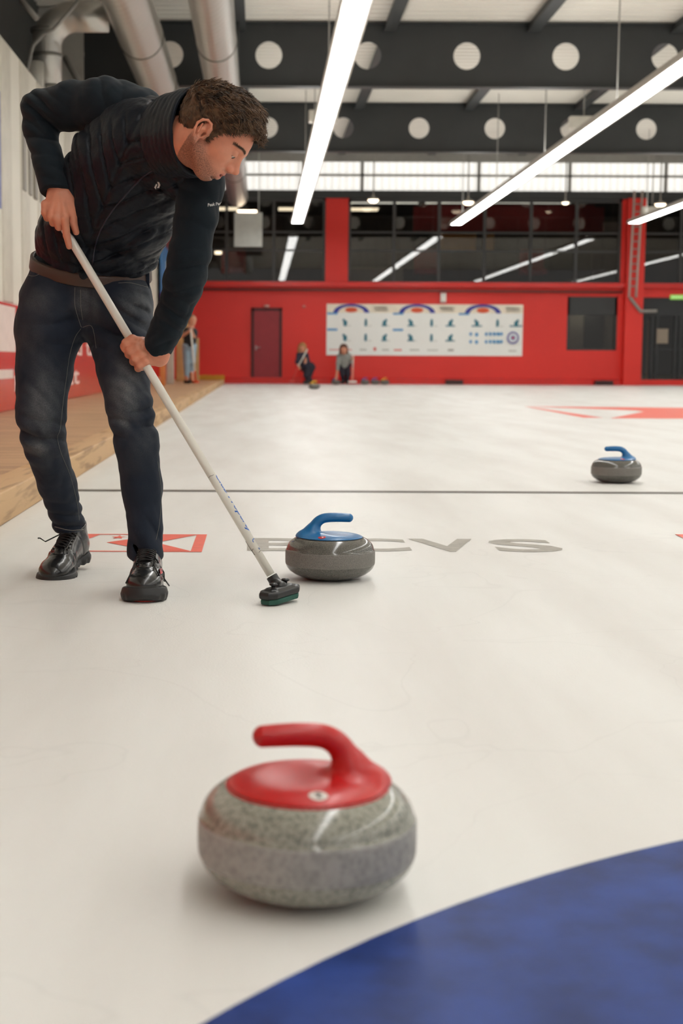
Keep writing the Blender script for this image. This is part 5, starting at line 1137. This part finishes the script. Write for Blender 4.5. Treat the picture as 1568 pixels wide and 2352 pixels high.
for k in range(12):
    a0_, a1_ = PI*.35+k*PI*1.25/12, PI*.35+(k+1)*PI*1.25/12; r0_, r1_ = .0060, .0085
    mb.add([on_sh(c0_+r_*cos(a_), 1.05+r_*sin(a_)/.0128, .0003) for r_, a_ in ((r0_, a0_), (r1_, a0_), (r1_, a1_), (r0_, a1_))], [(0, 1, 2, 3)])
for k in range(4): mb.tube([on_sh(smid(1262)+.004*(k % 2), .8+.13*k, .0002), on_sh(smid(1262)+.007-.003*(k % 2), .86+.13*k, .0002)], .0007, 5)
mb.build('maker_mark', BLU, br_t, fix=False)
mb = MB()
for s_, a0_, a1_ in ((smid(1094), -.9, .6), (smid(1260), -1.5, -.3), (smid(1270), .3, 1.2)):
    mb.tube([on_sh(s_+.0012*math.sin(5*a_), a_, .0001) for a_ in np.linspace(a0_, a1_, 10)], .0006, 5)
mb.tube([on_sh(smid(1238)+t_*.05, -1.45+t_*.5, .0001) for t_ in np.linspace(0, 1, 8)], .001, 5); mb.build('tape_edge', M('tape_dark', srgb(60, 56, 50), .6), br_t, fix=False)
# head: a wedge shaped pad holder with two lugs, socket and green pad
hcn = T(643, 1370, 4.115); hx = nrm((.62, .78, .07)); hz = nrm(Z_-hx*hx[2]); hy = np.cross(hz, hx)
def HB(x, y, z): return np.array([hcn[0], hcn[1], .006])+hx*x+hy*y+hz*z
RB = np.stack([hx, hy, hz]).astype(np.float32); oB = np.array([hcn[0], hcn[1], .006], np.float32)
def prism(z0, z1, sc, bev):
    def f(p):
        q_ = (p-oB)@RB.T; x, y, z = np.abs(q_[..., 0]), np.abs(q_[..., 1]), q_[..., 2]
        d2 = np.maximum(np.maximum(y-.0330*sc, x-.076*sc), (x*.55+y*.835)-.056*sc)
        dz = np.maximum(z0-z, z-z1); return smax(d2, dz, bev).astype(np.float32)
    return f
tip = nrm(hz*1.0)
def lrot(fn): return fn
bh = sdf_obj('head_shell', [('+', prism(.017, .040, 1., .010), 0), ('+', prism(.036, .046, .72, .010), .006)], hcn-.12-Z_*0, hcn+.12, .0018, BP, br_t, smooth=1)
GRN = M('pad_green', srgb(40, 84, 72), .8, bump=(200., .5, .001)); sdf_obj('brush_pad', [('+', prism(.0015, .018, .93, .005), 0)], hcn-.12, hcn+.12, .0018, GRN, br_t, smooth=1)
sk = [('+', rc(SB-SD*.012, SB+SD*.030, .0175, .0165), 0), ('&', half(SB-SD*.006, -SD), .002), ('+', ec(SB+SD*.02, HB(.006, 0, .042), (.018, .016), (.020, .016), hx), .006), ('&', half(HB(0, 0, .038), -Z_), .001)]
sdf_obj('socket', sk, SB-.15, SB+.15, .0018, BP, br_t, smooth=1)
for xk in (-.034, .036):
    c = HB(xk, -.004 if xk < 0 else .006, .045); MB().lathe([(.001, .016), (.010, .015), (.0125, .012), (.0115, .009), (.006, .0065), (.005, 0), (.009, -.004)], tuple(c), 24).build('knob', BP, br_t)
# ================================================================== people far down the hall
FS = M('far_skin', srgb(206, 142, 112), .5)
def far_person(Y, label, skin, top, low, shoes, hair, ct, cl, ch, h=.009):
    "every list holds (x0, y0, x1, y1, r0, r1, dy0, dy1): picture positions at distance Y, radii in metres"
    allp = [p for g_ in (skin, top, low, shoes, hair) for p in g_]
    xs = [P(p[0], p[1], Y) for p in allp]+[P(p[2], p[3], Y) for p in allp]; lo = np.min(xs, 0)-.4; hi = np.max(xs, 0)+.4; lo[1] = Y-.9; hi[1] = Y+.9
    mid_ = (lo+hi)/2; t = empty('person', (mid_[0], Y, 0), label, 'person')
    mk = lambda L: [('+', rc(P(a, b_, Y+d0), P(c, d, Y+d1), r0, r1), .02) for a, b_, c, d, r0, r1, d0, d1 in L]
    sdf_obj('body', mk(skin), lo, hi, h*.8, FS, t); sdf_obj('shirt', mk(top), lo, hi, h, ct, t, mod=lambda p, d: .012*wav(p, 16, 3)); sdf_obj('trousers', mk(low), lo, hi, h, cl, t, mod=lambda p, d: .01*wav(p, 14, 5))
    sdf_obj('shoes', mk(shoes), lo, hi, h, BLACK, t); sdf_obj('hair', mk(hair), lo, hi, h, ch, t, mod=lambda p, d: .008*wav(p, 60, 5)); return t
def far_broom(a, m_, b_, foot, label, c2):
    t = empty('curling_broom', tuple(b_), label, 'broom'); MB().tube([a, m_], .022, 10).build('shaft', SHW, t); MB().tube([m_, b_], .024, 10).build('lower_shaft', c2, t)
    MB().bevbox((b_[0]-foot, b_[1]-.05, b_[2]-.03), (b_[0]+foot, b_[1]+.05, b_[2]+.03), .015).build('brush_head', c2 if foot < .09 else M('foot_white', srgb(230, 228, 222), .5), t); return t
JL = M('jeans_pale', srgb(146, 172, 190), .8, var=(6., .1)); TB = M('shirt_black', srgb(34, 36, 38), .8); NV = M('coat_navy', srgb(44, 44, 60), .8); GRY = M('sweater_grey', srgb(146, 148, 142), .85); DKT = M('trousers_dark', srgb(40, 36, 48), .8)
H1 = M('hair_short', srgb(120, 82, 58), .7); H2 = M('hair_blond', srgb(168, 120, 70), .6); H3 = M('hair_dark_brown', srgb(84, 50, 34), .6); SR = M('broom_red', srgb(206, 56, 44), .4)
# standing player on the walkway
YA = 36.0
far_person(YA, 'person standing on the walkway in a black shirt and pale jeans, far away',
    [(442, 734, 441, 742, .10, .085, 0, 0), (441, 742, 438, 757, .055, .06, 0, 0), (437, 757, 435, 792, .11, .11, 0, 0), (426, 766, 418, 772, .045, .04, -.1, -.15), (418, 772, 436, 760, .04, .035, -.15, -.28), (436, 760, 439, 758, .04, .04, -.28, -.28), (446, 762, 445, 774, .045, .04, 0, -.1), (445, 774, 440, 762, .04, .035, -.1, -.27),
     (443, 740, 446, 741, .02, .015, -.06, -.08), (428, 865, 430, 878, .05, .05, 0, 0), (440, 858, 441, 872, .05, .05, 0, 0)],
    [(430, 762, 444, 761, .10, .10, 0, 0), (437, 766, 435, 792, .175, .155, 0, 0), (430, 760, 424, 768, .085, .07, 0, -.1), (445, 761, 446, 768, .08, .065, 0, 0)],
    [(433, 794, 437, 794, .15, .15, 0, 0), (430, 800, 428, 835, .115, .085, 0, 0), (428, 835, 429, 868, .08, .06, 0, .02), (440, 800, 441, 832, .11, .085, .02, .02), (441, 832, 439, 862, .08, .06, .05, .12)],
    [(426, 877, 434, 878, .055, .045, .02, -.06), (437, 874, 446, 877, .055, .045, .1, .0)],
    [(440, 731, 438, 737, .105, .095, .03, .04)], TB, JL, H1)
far_broom(P(438, 755, YA-.3), P(447, 852, YA-.42), P(450, 877, YA-.45), .08, 'white and orange curling broom held by the far person on the walkway', M('broom_orange', srgb(216, 84, 44), .4))
YB = 44.3
far_person(YB, 'person with long fair hair and dark coat crouching by the red door, holding a broom',
    [(694, 798, 694, 804, .11, .09, 0, 0), (694, 804, 693, 812, .06, .06, 0, 0), (692, 815, 698, 836, .11, .11, 0, 0), (684, 838, 688, 846, .04, .04, -.3, -.35), (702, 822, 700, 834, .045, .04, -.1, -.3), (694, 801, 694, 804, .02, .02, -.11, -.12)],
    [(687, 816, 703, 816, .09, .09, 0, 0), (693, 820, 700, 838, .17, .18, 0, 0), (686, 818, 682, 832, .08, .065, -.05, -.2), (682, 832, 686, 843, .065, .05, -.2, -.3), (703, 818, 707, 830, .08, .065, -.05, -.15), (707, 830, 700, 838, .06, .05, -.15, -.3)],
    [(700, 842, 712, 844, .17, .17, .05, .05), (703, 845, 703, 862, .11, .09, 0, -.25), (703, 862, 706, 876, .09, .065, -.25, -.1), (714, 846, 708, 868, .12, .09, 0, -.05), (708, 868, 716, 876, .08, .06, -.05, .2)],
    [(700, 878, 708, 878, .06, .05, -.2, -.2), (714, 878, 720, 878, .055, .05, .2, .25)],
    [(694, 796, 694, 800, .13, .12, .03, .04), (687, 800, 686, 816, .05, .04, 0, 0), (700, 800, 701, 814, .05, .04, 0, 0), (694, 802, 694, 816, .09, .08, .08, .08)], NV, DKT, H2)
far_broom(P(706, 802, YB-.3), P(684, 842, YB-.38), P(670, 876, YB-.45), .08, 'white and red curling broom slanting before the crouching far person', SR)
YC = 44.5
far_person(YC, 'person in a grey sweater bending down to a stone before the white poster',
    [(789, 802, 789, 808, .11, .09, -.2, -.22), (789, 808, 790, 815, .06, .07, -.15, -.05), (790, 818, 791, 834, .11, .11, 0, 0), (775, 846, 772, 866, .038, .035, -.2, -.25), (772, 866, 771, 871, .04, .035, -.25, -.27), (808, 826, 811, 822, .04, .04, -.2, -.25), (789, 805, 789, 808, .02, .02, -.31, -.33)],
    [(780, 818, 800, 817, .09, .09, 0, 0), (790, 820, 791, 836, .19, .17, -.02, .03), (779, 818, 776, 833, .085, .065, -.05, -.15), (776, 833, 775, 848, .06, .05, -.15, -.2), (801, 818, 805, 830, .085, .065, -.05, -.12), (805, 830, 809, 824, .055, .045, -.12, -.2)],
    [(786, 838, 796, 838, .15, .15, .05, .05), (785, 842, 786, 860, .11, .085, 0, -.05), (786, 860, 788, 876, .08, .06, -.05, .05), (797, 842, 799, 860, .11, .085, 0, -.05), (799, 860, 797, 876, .08, .06, -.05, .05)],
    [(786, 878, 788, 878, .06, .055, -.12, .02), (797, 878, 797, 878, .06, .055, -.12, .02)],
    [(789, 799, 789, 804, .13, .12, -.16, -.14), (782, 802, 781, 811, .05, .04, -.16, -.12), (796, 802, 797, 811, .05, .04, -.16, -.12)], GRY, DKT, H3)
far_broom(P(811, 814, YC-.26), P(810, 845, YC-.27), P(809, 877, YC-.28), .13, 'upright white and red curling broom beside the far person in grey', M('broom_pale_red', srgb(226, 150, 130), .4))
# ------------------------------------------------------------------ surroundings
w = bpy.data.worlds.new('hall_air'); SC.world = w; w.use_nodes = True
w.node_tree.nodes['Background'].inputs[0].default_value = (1, .97, .93, 1); w.node_tree.nodes['Background'].inputs[1].default_value = .45
